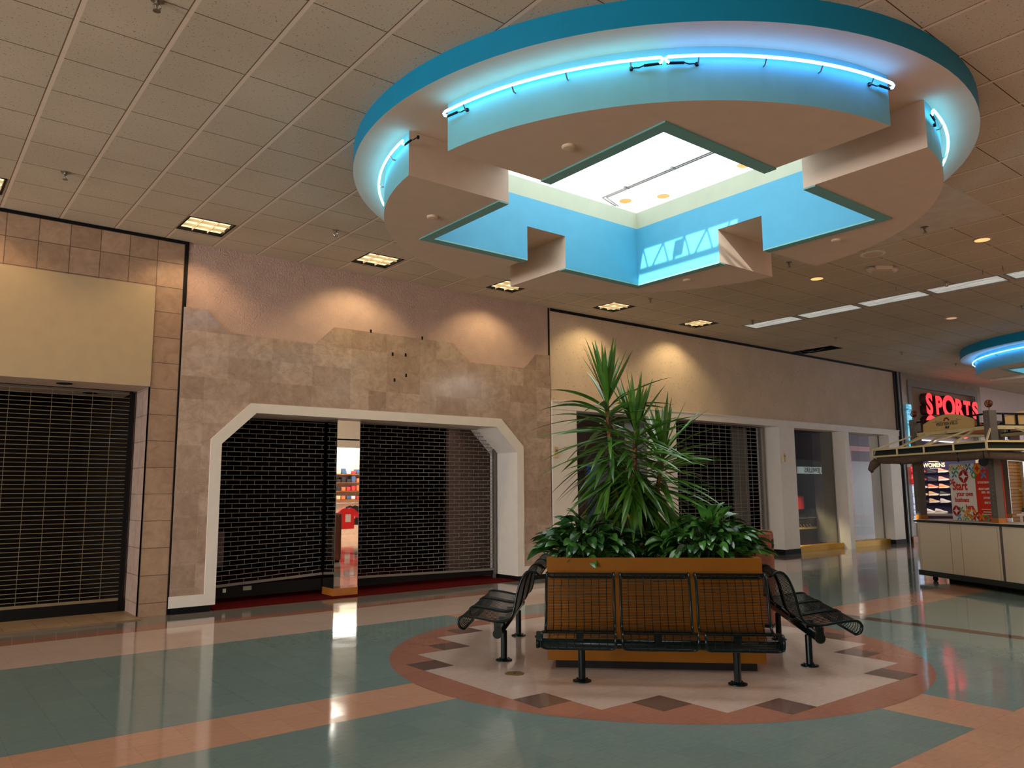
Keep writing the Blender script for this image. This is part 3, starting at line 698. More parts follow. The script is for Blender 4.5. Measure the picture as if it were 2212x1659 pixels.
# 4. cream shop
wl = MB(); wl.box(8.54, 21.56, WY, WY+.12, 3.14, H-.002); struct(wl.build('wall_cream', m_cream))
struct(MB().box(8.50, 8.54, WY-.005, WY+.05, 0, H-.002).build('trim_7', m_darkbar))
struct(MB().box(8.56, 21.56, WY-.03, WY+.05, H-.05, H-.003).build('trim_8', m_black))
lt = MB(); lt.box(8.54, 21.60, WY-.05, WY+.35, 2.985, 3.14); lt.box(8.54, 21.62, WY-.065, WY-.04, 3.125, 3.145); struct(lt.build('trim_9', m_white))
for k, (x0, x1, yb) in enumerate(((8.54, 9.14, 5.2), (11.34, 11.95, 5.2), (15.67, 16.31, 5.3), (20.98, 21.56, 5.2))):
    struct(MB().box(x0, x1, WY-.045, yb, .12, 2.985).build('trim_%d' % (10+k), m_white)); struct(MB().box(x0-.01, x1+.01, WY-.055, yb, 0, .12).build('baseboard_%s' % ('left', 'middle', 'pier', 'right')[k], m_black))
struct(MB().box(18.52, 18.74, WY-.10, 5.15, 0, 2.985).build('trim_14', m_white))
for n, (x0, x1) in ((3, (9.14, 11.34)), (4, (16.31, 18.52)), (5, (18.74, 20.98))):
    t = rootstruct('window_%d' % n, ((x0+x1)/2, 4.95, 0))
    MB().poly([(x0, 4.95, .14), (x1, 4.95, .14), (x1, 4.95, 2.985), (x0, 4.95, 2.985)]).build('pane', m_glass, t, world=True)
    if n > 3: MB().box(x0, x1, 4.80, 5.06, 0, .145).build('sill', m_brass, t, world=True)
    f = MB(); f.box(x1-.05, x1, 4.94, 5.5, .14, 2.985); f.box(x0, x0+.03, 4.94, 4.98, .14, 2.985)
    f.build('frame', m_gframe, t, world=True)
grille('wide silver grille behind the plants in the cream shop', 11.95, 15.40, 5.02, .13, .13, 2.97, .0885, .235, False, m_grille, guides=(0, 1), rodr=.0075)
o = MB().box(14.72, 15.30, 5.30, 5.36, .0, 2.97).build('grey_partition', m_track); tag(o, 'grey panel behind the right end of the wide silver grille', 'panel')
for x, z, lab, dx in ((15.80, 2.255, 'small ivory key switch on the white pier', .045), (8.60, 2.20, 'small ivory switch box at the marble edge', .05)):
    t = thing('key_switch', lab, 'switch', (x, WY-.05, z))
    MB().box(-dx, dx, -.03, .03, -.10, .10).build('plate', m_plastic, t, bevel=.006); MB().cyl((0, -.03, .03), (0, -.045, .03), .022, 12).build('keyhole', m_chrome, t)
# 5. black movement joint
t = struct(MB().box(21.56, 21.75, WY-.03, WY+.05, 0, H-.01).build('trim_15', m_black)); struct(MB().box(21.75, 21.80, WY-.06, WY+.02, 0, H-.01).build('trim_16', m_track)); struct(MB().box(21.80, 21.98, WY-.03, WY+.05, 0, H-.01).build('trim_17', m_black))
# 6. sports shop front
w = MB(); w.prism([[(21.98, 0), (22.60, 0), (22.60, 4.48), (27.03, 4.48), (27.03, 0), (27.55, 0), (27.55, H), (21.98, H)]], XZ, WY, WY+.12)
struct(w.build('wall_sports', m_gtile))
fb = MB(); fb.prism([[(22.40, 0), (22.60, 0), (22.60, 4.48), (27.03, 4.48), (27.03, 0), (27.22, 0), (27.22, 4.68), (22.40, 4.68)]], XZ, WY-.03, WY-.002); struct(fb.build('trim_18', m_gframe))
struct(MB().box(21.98, 22.42, WY-.06, WY+.02, 0, .16).build('baseboard_sports', m_wood))
struct(MB().box(22.60, 27.03, WY+.10, WY+.25, 2.93, 4.48).build('wall_header', m_signpanel))
o = MB().box(22.62, 27.0, WY+.02, WY+.08, 2.915, 2.945).build('lit_header_strip', emis('header_tube', (236, 226, 255), .9)); tag(o, 'thin white light strip along the sports shop header', 'light strip')
# lit lettering
t = thing('sports_sign', 'red lit channel letters reading SPORTS on the grey header', 'sign', (25.1, WY+.05, 3.95))
xx = 23.20
for ch, wd, sc in zip('SPORTS', (.66, .62, .80, .66, .56, .66), (.60, .52, .64, .52, .48, .50)):
    zc = 3.98
    text('letter', ch, sc*1.42, m_red, t, frame((xx+wd/2, WY-.10, zc), (1, 0, 0), (0, 0, 1)), .004, .035, (wd*.94)/(sc*.98))
    text('letter_return', ch, sc*1.42, m_redside, t, frame((xx+wd/2, WY+.0, zc), (1, 0, 0), (0, 0, 1)), .092, .034, (wd*.94)/(sc*.98)); xx += wd*.985
t = thing('second_sign_line', 'red lit letter tops of the second sign line behind the kiosk board', 'sign', (24.5, WY+.05, 3.4))
for ch, x, z, sz, w_ in (('C', 23.50, 3.33, .80, 1.1), ('C', 25.75, 3.33, .80, 1.1)):
    text('letter', ch, sz, m_red, t, frame((x, WY-.10, z), (1, 0, 0), (0, 0, 1)), .004, .035, w_); text('letter_return', ch, sz, m_redside, t, frame((x, WY, z), (1, 0, 0), (0, 0, 1)), .092, .034, w_)
# tall lit display strip at the left of the sports shop
t = thing('display_lightbox', 'tall narrow lit display strip at the left edge of the sports shop', 'lightbox', (22.3, WY-.05, .6))
def noisy_emit(name, c1, c2, c3, scale, st):
    k = NT(name); v = k.coord((1, 1, 3)); r = k.ramp(k.noise(v, scale, 4, .7), [(.36, lin(c1)), (.5, lin(c2)), (.62, lin(c3))])
    k.link(r, k.b.inputs['Base Color']); k.link(r, k.b.inputs['Emission Color']); k.b.inputs['Emission Strength'].default_value = st; return k.m
MB().box(22.19, 22.41, WY-.075, WY-.03, 2.55, 3.93).build('upper_poster', noisy_emit('blue_poster', (40, 66, 92), (90, 190, 226), (170, 220, 238), 3, .5), t, world=True)
MB().box(22.19, 22.41, WY-.075, WY-.03, 1.62, 2.12).build('red_poster', noisy_emit('red_poster', (120, 10, 20), (236, 40, 40), (255, 120, 110), 3, .5), t, world=True)
MB().box(22.19, 22.41, WY-.075, WY-.03, .55, 1.62).build('lower_poster', noisy_emit('white_poster', (60, 20, 60), (190, 205, 235), (230, 235, 245), 3, .45), t, world=True)
# shoe wall inside the sports shop
struct(MB().box(27.2, 27.3, WY+.13, 9.4, 0, 3.3).build('wall_shoes', m_navy))
area('sports_light', (25.0, 6.6, 3.2), (0, 0, -1), 3.4, 3.0, 62, (1, .93, .86))
area('sports_light', (26.0, 5.6, 3.1), (1, .15, -.7), 1.0, 1.8, 20, (1, .78, .6))
t = thing('womens_sign', 'cream lettering WOMENS on the navy shoe wall', 'sign', (27.18, 6.2, 2.29))
e_cream = emis('cream_letter', (255, 226, 190), .55)
text('lettering', "WOMENS", .20, e_cream, t, frame((27.185, 6.21, 2.285), (0, -1, 0), (0, 0, 1)), .004, .006, .82)
MB().box(27.175, 27.19, 6.05, 6.38, 2.405, 2.425).build('bar', e_cream, t, world=True); MB().box(27.175, 27.19, 6.02, 6.34, 2.175, 2.187).build('bar', e_cream, t, world=True)
def shoe_parts(c1, c2):
    so = MB(); up = MB(); n = 12
    prof = [(-.145, .026, .0, .095), (-.13, .034, .0, .105), (-.10, .036, .002, .10), (-.05, .033, .004, .092), (.0, .036, .004, .075), (.05, .042, .004, .058), (.09, .043, .006, .048), (.125, .034, .010, .038), (.148, .012, .016, .028)]
    def loft(mb, rows):
        base = len(mb.v); m = len(rows); K = len(rows[0])
        for r in rows: mb.v += r
        for i in range(m-1):
            for k in range(K): mb.f.append([base+i*K+k, base+i*K+(k+1) % K, base+(i+1)*K+(k+1) % K, base+(i+1)*K+k]); mb.mi.append(0)
        mb.f.append([base+k for k in range(K)][::-1]); mb.mi.append(0); mb.f.append([base+(m-1)*K+k for k in range(K)]); mb.mi.append(0)
    loft(so, [[(x, -w*1.08, z), (x, w*1.08, z), (x, w*1.1, z+.026), (x, -w*1.1, z+.026)] for x, w, z, h in prof])
    loft(up, [[(x, w*math.cos(a), z+.024+(h-.024)*max(0, math.sin(a))) for a in [PI*k/8 for k in range(9)]] for x, w, z, h in prof])
    return so.mesh('sole', c2, False), up.mesh('upper', c1, True)
shoe_cols = [((196, 52, 30), (150, 60, 40)), ((46, 42, 52), (70, 66, 70)), ((236, 150, 130), (255, 236, 222)), ((210, 200, 196), (240, 236, 230)), ((236, 120, 96), (250, 220, 200)), ((226, 160, 110), (240, 214, 190)), ((210, 170, 124), (246, 240, 230)), ((60, 66, 62), (230, 226, 220))]
shoe_mesh = [shoe_parts(mat('shoe_upper_%d' % i, a, .6), mat('shoe_sole_%d' % i, b, .5)) for i, (a, b) in enumerate(shoe_cols)]
def put_shoe(k, loc, rz, label, group=None, sc=1.0):
    t = thing('trainer', label, 'shoe', loc, rz, group); t.scale = (sc, sc, sc*1.3)
    for nm, me in zip(('sole', 'upper'), shoe_mesh[k]):
        o = bpy.data.objects.new(nm, me); COL.objects.link(o); o.parent = t
cname = ['red', 'black', 'pink and white', 'white', 'coral', 'tan', 'sand coloured', 'grey']
ordn = ['first', 'second', 'third', 'fourth', 'fifth']
rows = [(2.03, (0, 1, 2, 3)), (1.76, (0, 1, 2, 3)), (1.51, (6, 4, 5, 3)), (1.26, (5, 6, 7, 3)), (1.02, (1, 6, 3, 2))]
for ri, (z, ks) in enumerate(rows):
    o = MB().box(27.06, 27.2, 5.0, 6.9, z-.014, z).build('shoe_shelf', m_navy); tag(o, 'navy shoe shelf, %s from the top' % ordn[ri], 'shelf', 'shelves on the shoe wall')
    for ci, k in enumerate(ks):
        put_shoe(k, (27.13, 6.62-.36*ci, z+.002), PI/2+PI, '%s trainer, %s from the left on the %s shelf down' % (cname[k], ordn[ci], ordn[ri]), 'trainers on the shoe wall', 1.12)
t = thing('display_bench', 'grey display bench with shoe boxes below the shoe wall', 'bench', (26.3, 6.2, 0))
MB().box(26.0, 26.7, 5.2, 6.9, .62, .68).build('top', m_track, t, world=True); MB().box(26.05, 26.65, 5.25, 6.85, 0, .62).build('body', m_navy, t, world=True)
for k, (y, kk, lab) in enumerate(((6.55, 6, 'sand coloured trainer at the left end of the display bench'), (6.3, 7, 'grey trainer beside the sand one on the display bench'), (6.06, 3, 'white trainer standing in the middle of the display bench'), (5.72, 3, 'white trainer at the right of the display bench'))):
    put_shoe(kk, (26.35, y, .682), PI/2+PI+.4*(k % 2), lab, 'trainers on the display bench', 1.25)
# 7. lavender wall and the next shop
w = MB(); w.prism([[(27.55, 0), (28.40, 0), (28.40, 3.62), (31.0, 3.62), (31.0, 0), (40, 0), (40, H), (27.55, H)]], XZ, WY, WY+.12); struct(w.build('wall_lavender', m_lav))
t = thing('beauty_sign', 'navy sign board with white lettering EYE BROWS and LASHES', 'sign', (29.3, WY+.3, 3.2))
MB().box(28.42, 30.6, WY+.30, WY+.36, 3.08, 3.36).build('board', m_navy, t, world=True)
for x in (28.7, 30.3): MB().bar((x, WY+.33, 3.36), (x, WY+.33, 3.62), .02).build('hanger', m_track, t, world=True)
struct(MB().box(28.40, 31.0, WY+.12, WY+.9, 3.62, 3.66).build('ceiling_recess', m_curb))
text('lettering', 'EYE BROWS - LASHES -', .20, emis('pale_letter', (226, 232, 240), .5), t, frame((29.5, WY+.295, 3.21), (1, 0, 0), (0, 0, 1)), .002, .004, .98)
struct(MB().box(28.40, 31.0, WY+.9, WY+1.0, 3.10, 3.62).build('wall_bulkhead', m_curb)); area('bulkhead_light', (29.7, WY+.55, 3.6), (0, .6, -1), 2.2, .25, 16, (.86, .9, 1))
t = thing('slat_door', 'honey-coloured wood slat door right of the poster', 'door', (30.0, WY+.1, 0))
MB().box(29.42, 30.62, WY+.08, WY+.14, .02, 2.40).build('slats', m_slat, t, world=True); MB().box(30.36, 30.56, WY+.06, WY+.08, 1.40, 1.47).build('plate', m_plastic, t, world=True)
struct(MB().box(28.86, 29.16, WY-.05, WY+.3, 0, 2.42).build('trim_19', m_curb)); struct(MB().box(29.16, 29.42, WY+.02, WY+.3, 0, 2.42).build('trim_20', m_track)); struct(MB().box(28.86, 31.0, WY+.0, WY+.3, 2.42, 2.50).build('trim_21', m_curb)); struct(MB().box(30.62, 31.0, WY-.02, WY+.3, 0, 2.42).build('trim_22', m_gtile))
spot('door_light', (29.9, WY-.7, 3.3), (0, .45, -1), 9, (1, .74, .38), 90, .6)
t = thing('shoe_pedestal', 'small white pedestal table carrying trainers beside the poster', 'pedestal', (28.6, 4.0, 0))
MB().box(28.25, 29.0, 3.8, 4.2, .60, .66).build('top', m_white, t, world=True)
for x, y in ((28.35, 3.9), (28.9, 3.9), (28.35, 4.1), (28.9, 4.1)): MB().box(x-.03, x+.03, y-.03, y+.03, 0, .60).build('leg', m_white, t, world=True)
put_shoe(7, (28.45, 3.95, .662), -2.2, 'grey trainer on the white pedestal beside the poster', None, 1.5); put_shoe(1, (28.85, 4.05, .662), -2.2, 'black trainer on the white pedestal beside the poster', None, 1.4)

# ------------------------------------------------------------------ dark rooms behind the fronts
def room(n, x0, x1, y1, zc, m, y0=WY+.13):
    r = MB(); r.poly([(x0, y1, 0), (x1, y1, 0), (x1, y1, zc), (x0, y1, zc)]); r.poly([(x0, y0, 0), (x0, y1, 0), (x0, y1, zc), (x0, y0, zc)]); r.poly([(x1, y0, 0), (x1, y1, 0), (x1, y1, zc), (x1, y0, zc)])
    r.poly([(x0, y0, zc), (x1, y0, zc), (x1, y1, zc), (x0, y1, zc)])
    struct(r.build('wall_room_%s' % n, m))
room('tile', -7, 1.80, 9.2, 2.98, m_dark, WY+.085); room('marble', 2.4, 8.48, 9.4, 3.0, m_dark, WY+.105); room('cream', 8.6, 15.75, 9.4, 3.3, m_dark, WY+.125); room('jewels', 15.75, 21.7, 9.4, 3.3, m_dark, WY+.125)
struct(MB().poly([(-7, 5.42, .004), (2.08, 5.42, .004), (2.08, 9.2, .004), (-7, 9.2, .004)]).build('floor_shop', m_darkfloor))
struct(MB().box(22.0, 27.2, 9.4, 9.5, 0, 3.3).build('wall_sports_back', m_lav)); struct(MB().box(21.9, 22.0, WY+.13, 9.5, 0, 3.3).build('wall_sports_left', m_lav)); struct(MB().box(21.9, 27.3, WY+.26, 9.5, 3.3, 3.35).build('ceiling_sports', m_curb))
struct(MB().box(27.3, 40, 9.4, 9.5, 0, H).build('wall_beauty_back', m_lav)); struct(MB().box(39.9, 40, WY+.12, 9.5, 0, H).build('wall_beauty_right', m_lav)); struct(MB().box(27.3, 40, WY+.12, 9.5, H-.9, H-.85).build('ceiling_beauty', m_curb))
# contents glimpsed in the marble shop
o = MB().box(7.2, 8.4, 6.0, 6.1, .02, 2.9).build('pale_partition', mat('dusky_pink_panel', (120, 98, 90), .8)); tag(o, 'dusky pink partition behind the right brick-pattern grille', 'partition')
o = MB().box(2.75, 3.5, 6.9, 7.1, .35, .9).build('low_counter', mat('mauve_laminate', (140, 112, 112), .6)); tag(o, 'low mauve counter behind the left brick-pattern grille', 'counter')
spot('shop_spill', (7.0, 5.6, 2.9), (.1, .2, -1), 3, (1, .85, .75), 120, .8)
# show window behind the plants
for x0, x1, y, z1, c, lab, nm in ((10.30, 10.52, 5.62, 2.0, (24, 66, 128), 'narrow blue panel in the show window behind the dracaena', 'blue_panel'), (10.56, 11.3, 5.9, 2.1, (88, 96, 104), 'grey louvred panel in the show window behind the dracaena', 'louvred_panel')):
    o = MB().box(x0, x1, y, y+.06, .02, z1).build(nm, mat(nm+'_paint', c, .6)); tag(o, lab, 'panel')
t = thing('dress_form', 'pale dress form in the show window left of the blue panel', 'dress form', (9.85, 5.6, 0))
MB().lathe((0, 0, 0), [(.10, .80), (.15, .90), (.13, 1.05), (.11, 1.16), (.15, 1.32), (.17, 1.42), (.13, 1.50), (.05, 1.54), (.05, 1.62)], 20).build('torso', mat('grey_patterned_cloth', (104, 104, 100), .8, var=.5, vscale=18), t, smooth=True)
MB().cyl((0, 0, .03), (0, 0, .80), .015, 8).build('stand', m_chrome, t); MB().lathe((0, 0, 0), [(.16, .014), (.16, .03), (.02, .04)], 20).build('foot', m_chrome, t)
area('window_glow', (10.3, 5.3, 2.9), (0, .4, -1), 1.6, .3, 5, (.9, .95, 1))
# jeweller's cases behind the right windows
m_gold = mat('gold_trinket', (230, 170, 70), .25, metal=1, var=.2); m_card = mat('dark_display_card', (176, 124, 80), .6)
gm = MB(); gm.box(-.045, .045, -.006, .006, 0, .11); gm = gm.mesh('display_card', m_card)
gc = MB(); gc.lathe((0, 0, 0), [(.018, .02), (.026, .035), (.026, .055), (.012, .07)], 8); gc = gc.mesh('trinket', m_gold)
idx = 0
for ci, (x0, x1, y, lab) in enumerate(((16.6, 18.6, 5.75, 'glass jewellery case behind the left shop window'), (18.9, 20.9, 5.75, 'glass jewellery case behind the right shop window'))):
    t = thing('display_case', lab, 'display case', ((x0+x1)/2, y, 0))
    MB().box(x0, x1, y-.25, y+.25, .02, .48).build('base', mat('dark_case_base%d' % ci, (52, 40, 34), .5), t, world=True); MB().box(x0, x1, y-.25, y+.25, .48, .50).build('deck', m_sign, t, world=True)
    MB().box(x0, x1, y-.25, y+.25, .985, 1.0).build('glass_top', m_glass, t, world=True); MB().poly([(x0, y-.25, .5), (x1, y-.25, .5), (x1, y-.25, .985), (x0, y-.25, .985)]).build('glass_front', m_glass, t, world=True)
    MB().box(x0, x1, y+.06, y+.24, .74, .755).build('shelf', m_curb, t, world=True)
    for s in (x0, x1): MB().box(s-.012, s+.012, y-.25, y-.226, .5, .985).build('post', m_chrome, t, world=True)
    spot('case_light', ((x0+x1)/2, y-.1, 1.5), (0, .1, -1), 70, (1, .8, .5), 130, .5)
    for i in range(13):
        x = x0+.12+i*(x1-x0-.24)/12; card = gc if (ci == 0 and i < 5) else gm
        o = bpy.data.objects.new('gold_trinket' if card is gc else 'watch_card', card); COL.objects.link(o); o.location = (x, y-.10, .502); o.rotation_euler = (-.5 if card is gm else 0, 0, .5 if card is gm else 0)
        pos = 'number %s from the left' % ['one', 'two', 'three', 'four', 'five', 'six', 'seven', 'eight', 'nine', 'ten', 'eleven', 'twelve', 'thirteen'][i]
        tag(o, ('gold trinket' if card is gc else 'slanted brown watch card')+', '+pos+' in the %s jewellery case' % ('left' if ci == 0 else 'right'), 'jewellery', 'items in the jewellery cases')
o = MB().box(-.15, .15, -.05, .05, 0, .32).build('red_gift_bag', mat('red_paper_bag', (220, 40, 20), .6)); o.location = (18.1, 5.75, 1.001); tag(o, 'small red gift bag on the left jewellery case', 'bag')
t = thing('counter_plant', 'small leafy plant on the right jewellery case', 'plant', (19.15, 5.75, 1.001))
pm = MB(); rr = random.Random(3)
for i in range(40):
    a = rr.random()*6.28; e = .3+rr.random(); L = .12+rr.random()*.14; d = Vector((math.cos(a)*math.cos(e), math.sin(a)*math.cos(e), math.sin(e))); s_ = Vector((-math.sin(a), math.cos(a), 0))*.02
    p = Vector((0, 0, .08)); pm.poly([p, p+d*L*.5+s_, p+d*L, p+d*L*.5-s_])
pm.build('foliage', m_leafB, t); MB().lathe((0, 0, 0), [(.06, 0), (.08, .10), (.07, .10)], 14).build('pot', m_chrome, t)

# ------------------------------------------------------------------ the far side of the mall, seen in mirrors and glass
OY = -8
w = MB(); holed(w, FX0, FX1, 0, H, [(9.6, 13.0, -1, 2.95), (15, 25, -1, 2.7), (28, 36, -1, 2.7), (-10.2, -3.8, -1, 2.95), (-.6, 5.6, -1, 2.95)], lambda x, z: (x, OY, z)); struct(w.build('wall_opposite', m_offwhite))
struct(MB().box(9.5, 13.1, OY-2.6, OY-2.5, 0, 3.2).build('wall_clothes_back', mat('warm_shop_wall', (226, 206, 178), .7))); struct(MB().box(9.4, 9.5, OY-2.6, OY, 0, 3.2).build('wall_clothes_left', m_lav)); struct(MB().box(13.1, 13.2, OY-2.6, OY, 0, 3.2).build('wall_clothes_right', m_lav)); struct(MB().box(9.4, 13.2, OY-2.6, OY, 3.2, 3.25).build('ceiling_clothes', m_curb))
for k, (y, lab) in enumerate(((OY-.5, 'bright tube lamp in the clothes shop seen in the mirror, nearer'), (OY-1.4, 'bright tube lamp in the clothes shop seen in the mirror, farther'))):
    o = MB().box(9.8, 12.9, y-.09, y+.09, 3.10, 3.16).build('tube_lamp', emis('shop_tube_%d' % k, (235, 240, 255), 3.5)); tag(o, lab, 'ceiling lamp')
m_cloth = [mat('folded_cloth_%d' % i, c, .8) for i, c in enumerate(((226, 226, 220), (40, 40, 44), (224, 120, 70), (70, 96, 130), (200, 60, 60), (236, 206, 160)))]
rr = random.Random(5)
for si, z in enumerate((1.25, 1.55, 1.85, 2.15)):
    o = MB().box(9.7, 12.9, OY-2.5, OY-2.15, z-.02, z).build('clothes_shelf', m_wood); tag(o, 'wooden clothes shelf in the mirrored shop, %s from the floor' % ordn[si], 'shelf', 'shelves in the clothes shop')
    for i in range(16):
        hgt = .10+rr.random()*.14
        o = MB().box(-.075, .075, -.14, .14, 0, hgt).build('folded_clothes', m_cloth[rr.randrange(6)], bevel=.02); o.location = (9.85+i*.195, OY-2.32, z+.001)
        tag(o, 'pile of folded clothes on the shelves of the mirrored shop', 'clothes', 'folded clothes in the mirrored shop')
def tshirt(x, y, z, m, label, s=1.0):
    t = thing('hanging_shirt', label, 'shirt', (x, y, z)); P = [(-.22, 0), (.22, 0), (.22, .42), (.34, .34), (.40, .46), (.22, .62), (.09, .66), (0, .62), (-.09, .66), (-.22, .62), (-.40, .46), (-.34, .34), (-.22, .42)]
    MB().prism([[(a*s, b*s) for a, b in P]], XZ, -.03, .03).build('body', m, t); MB().box(-.09*s, .09*s, .031, .036, .22*s, .46*s).build('print', m_white, t)
    MB().tube([(0, 0, .62*s), (0, 0, .75*s), (.03, 0, .79*s)], .008, 5).build('hanger', m_chrome, t)
tshirt(11.25, OY-.35, .30, mat('red_tshirt', (224, 34, 36), .8), 'red T-shirt with white print hanging in the mirrored shop', 1.05)
tshirt(10.75, OY-.8, .62, mat('grey_tshirt', (180, 196, 190), .8), 'pale grey shirt beside the red one in the mirrored shop', 1.0)
tshirt(11.7, OY-.9, .40, mat('black_tshirt', (26, 26, 28), .8), 'black shirt behind the red one in the mirrored shop', 1.0)
t = thing('clothes_rail', 'chrome clothes rail in the mirrored shop', 'rail', (11.2, OY-.6, 0))
MB().tube([(10.3, OY-.35, 0), (10.3, OY-.35, 1.14), (12.2, OY-.35, 1.14), (12.2, OY-.35, 0)], .015, 8).build('bar', m_chrome, t, world=True)
# mirrored-reading signs of the far shops
t = thing('jeweler_sign', 'white lit JEWELERS sign of a far shop, seen reversed in the left window', 'sign', (39.5, OY+.1, 2.5))
MB().box(37.6, 40.7, OY+.04, OY+.14, 2.33, 2.70).build('box', emis('sign_white', (214, 232, 224), 1.0), t, world=True)
text('lettering', 'US JEWELERS', .36, m_maroon, t, frame((39.2, OY+.145, 2.515), (-1, 0, 0), (0, 0, 1)), .003, .006, 1.0)
t = thing('fashion_sign', 'red lit sign of a far shop, seen reversed in the right window', 'sign', (46, OY+.1, 3.3))
text('lettering', 'Fashion Exp', .50, emis('red_script', (255, 50, 30), 2.2), t, frame((47.4, OY+.08, 3.33), (-1, 0, 0), (0, 0, 1)), .01, .012, 1.0)
o = MB().prism([[(43.0, 0), (43.3, 0), (43.3, 3.7), (55, 3.7), (55, 4.0), (43.0, 4.0)]], XZ, OY+.01, OY+.06).build('red_shop_frame', mat('red_frame', (150, 20, 30), .5)); tag(o, 'red frame of the far shop reflected in the right window', 'frame')
struct(MB().box(36.2, 59.5, OY+.002, OY+.008, 0, 3.1).build('wall_far_shops', mat('dark_far_shopfront', (34, 34, 44), .5, var=.5, vscale=.8)))
struct(MB().box(36.2, 59.5, OY+.002, OY+.006, 3.1, H).build('wall_far_header', mat('mauve_far_header', (96, 88, 108), .7)))
struct(MB().box(FX0-.1, FX0, OY, 6, 0, H).build('wall_left_end', m_offwhite)); struct(MB().box(FX1, FX1+.1, OY, 6, 0, H).build('wall_right_end', m_lav)); struct(MB().box(40, FX1, WY, WY+.1, 0, H).build('wall_right_shops', m_lav)); struct(MB().box(FX0, -7, WY, WY+.1, 0, H).build('wall_left_shops', m_tile))
bk = MB(); holed(bk, FX0, FX1, 0, H, [(9.4, 13.2, -1, 3.2)], lambda x, z: (x, OY-.5, z)); struct(bk.build('wall_opposite_back', m_cream))

# ------------------------------------------------------------------ planter and benches (local x along the front, y away from the camera)
PX, PY, PR = 5.08, -.65, -PI/4
t = thing('planter_box', 'square orange-brown planter box in the middle of the floor circle', 'planter', (PX, PY, 0), PR)
hw = .915; inn = .865
b = MB(); b.prism([rect(-hw, hw, -hw, hw), rect(-inn, inn, -inn, inn)], XY, .075, .938); b.build('box', m_planter, t, bevel=.006)
MB().box(-.85, .85, -.85, .85, .002, .076).build('plinth', m_darkbar, t)
so = MB(); rr = random.Random(1); N = 16
for i in range(N):
    for j in range(N):
        f = lambda a, c: (-inn+2*inn*a/N, -inn+2*inn*c/N, .84+.02*mnoise.noise(Vector((a*.9, c*.9, 0))))
        so.poly([f(i, j), f(i+1, j), f(i+1, j+1), f(i, j+1)])
so.build('soil', m_soil, t, smooth=True)

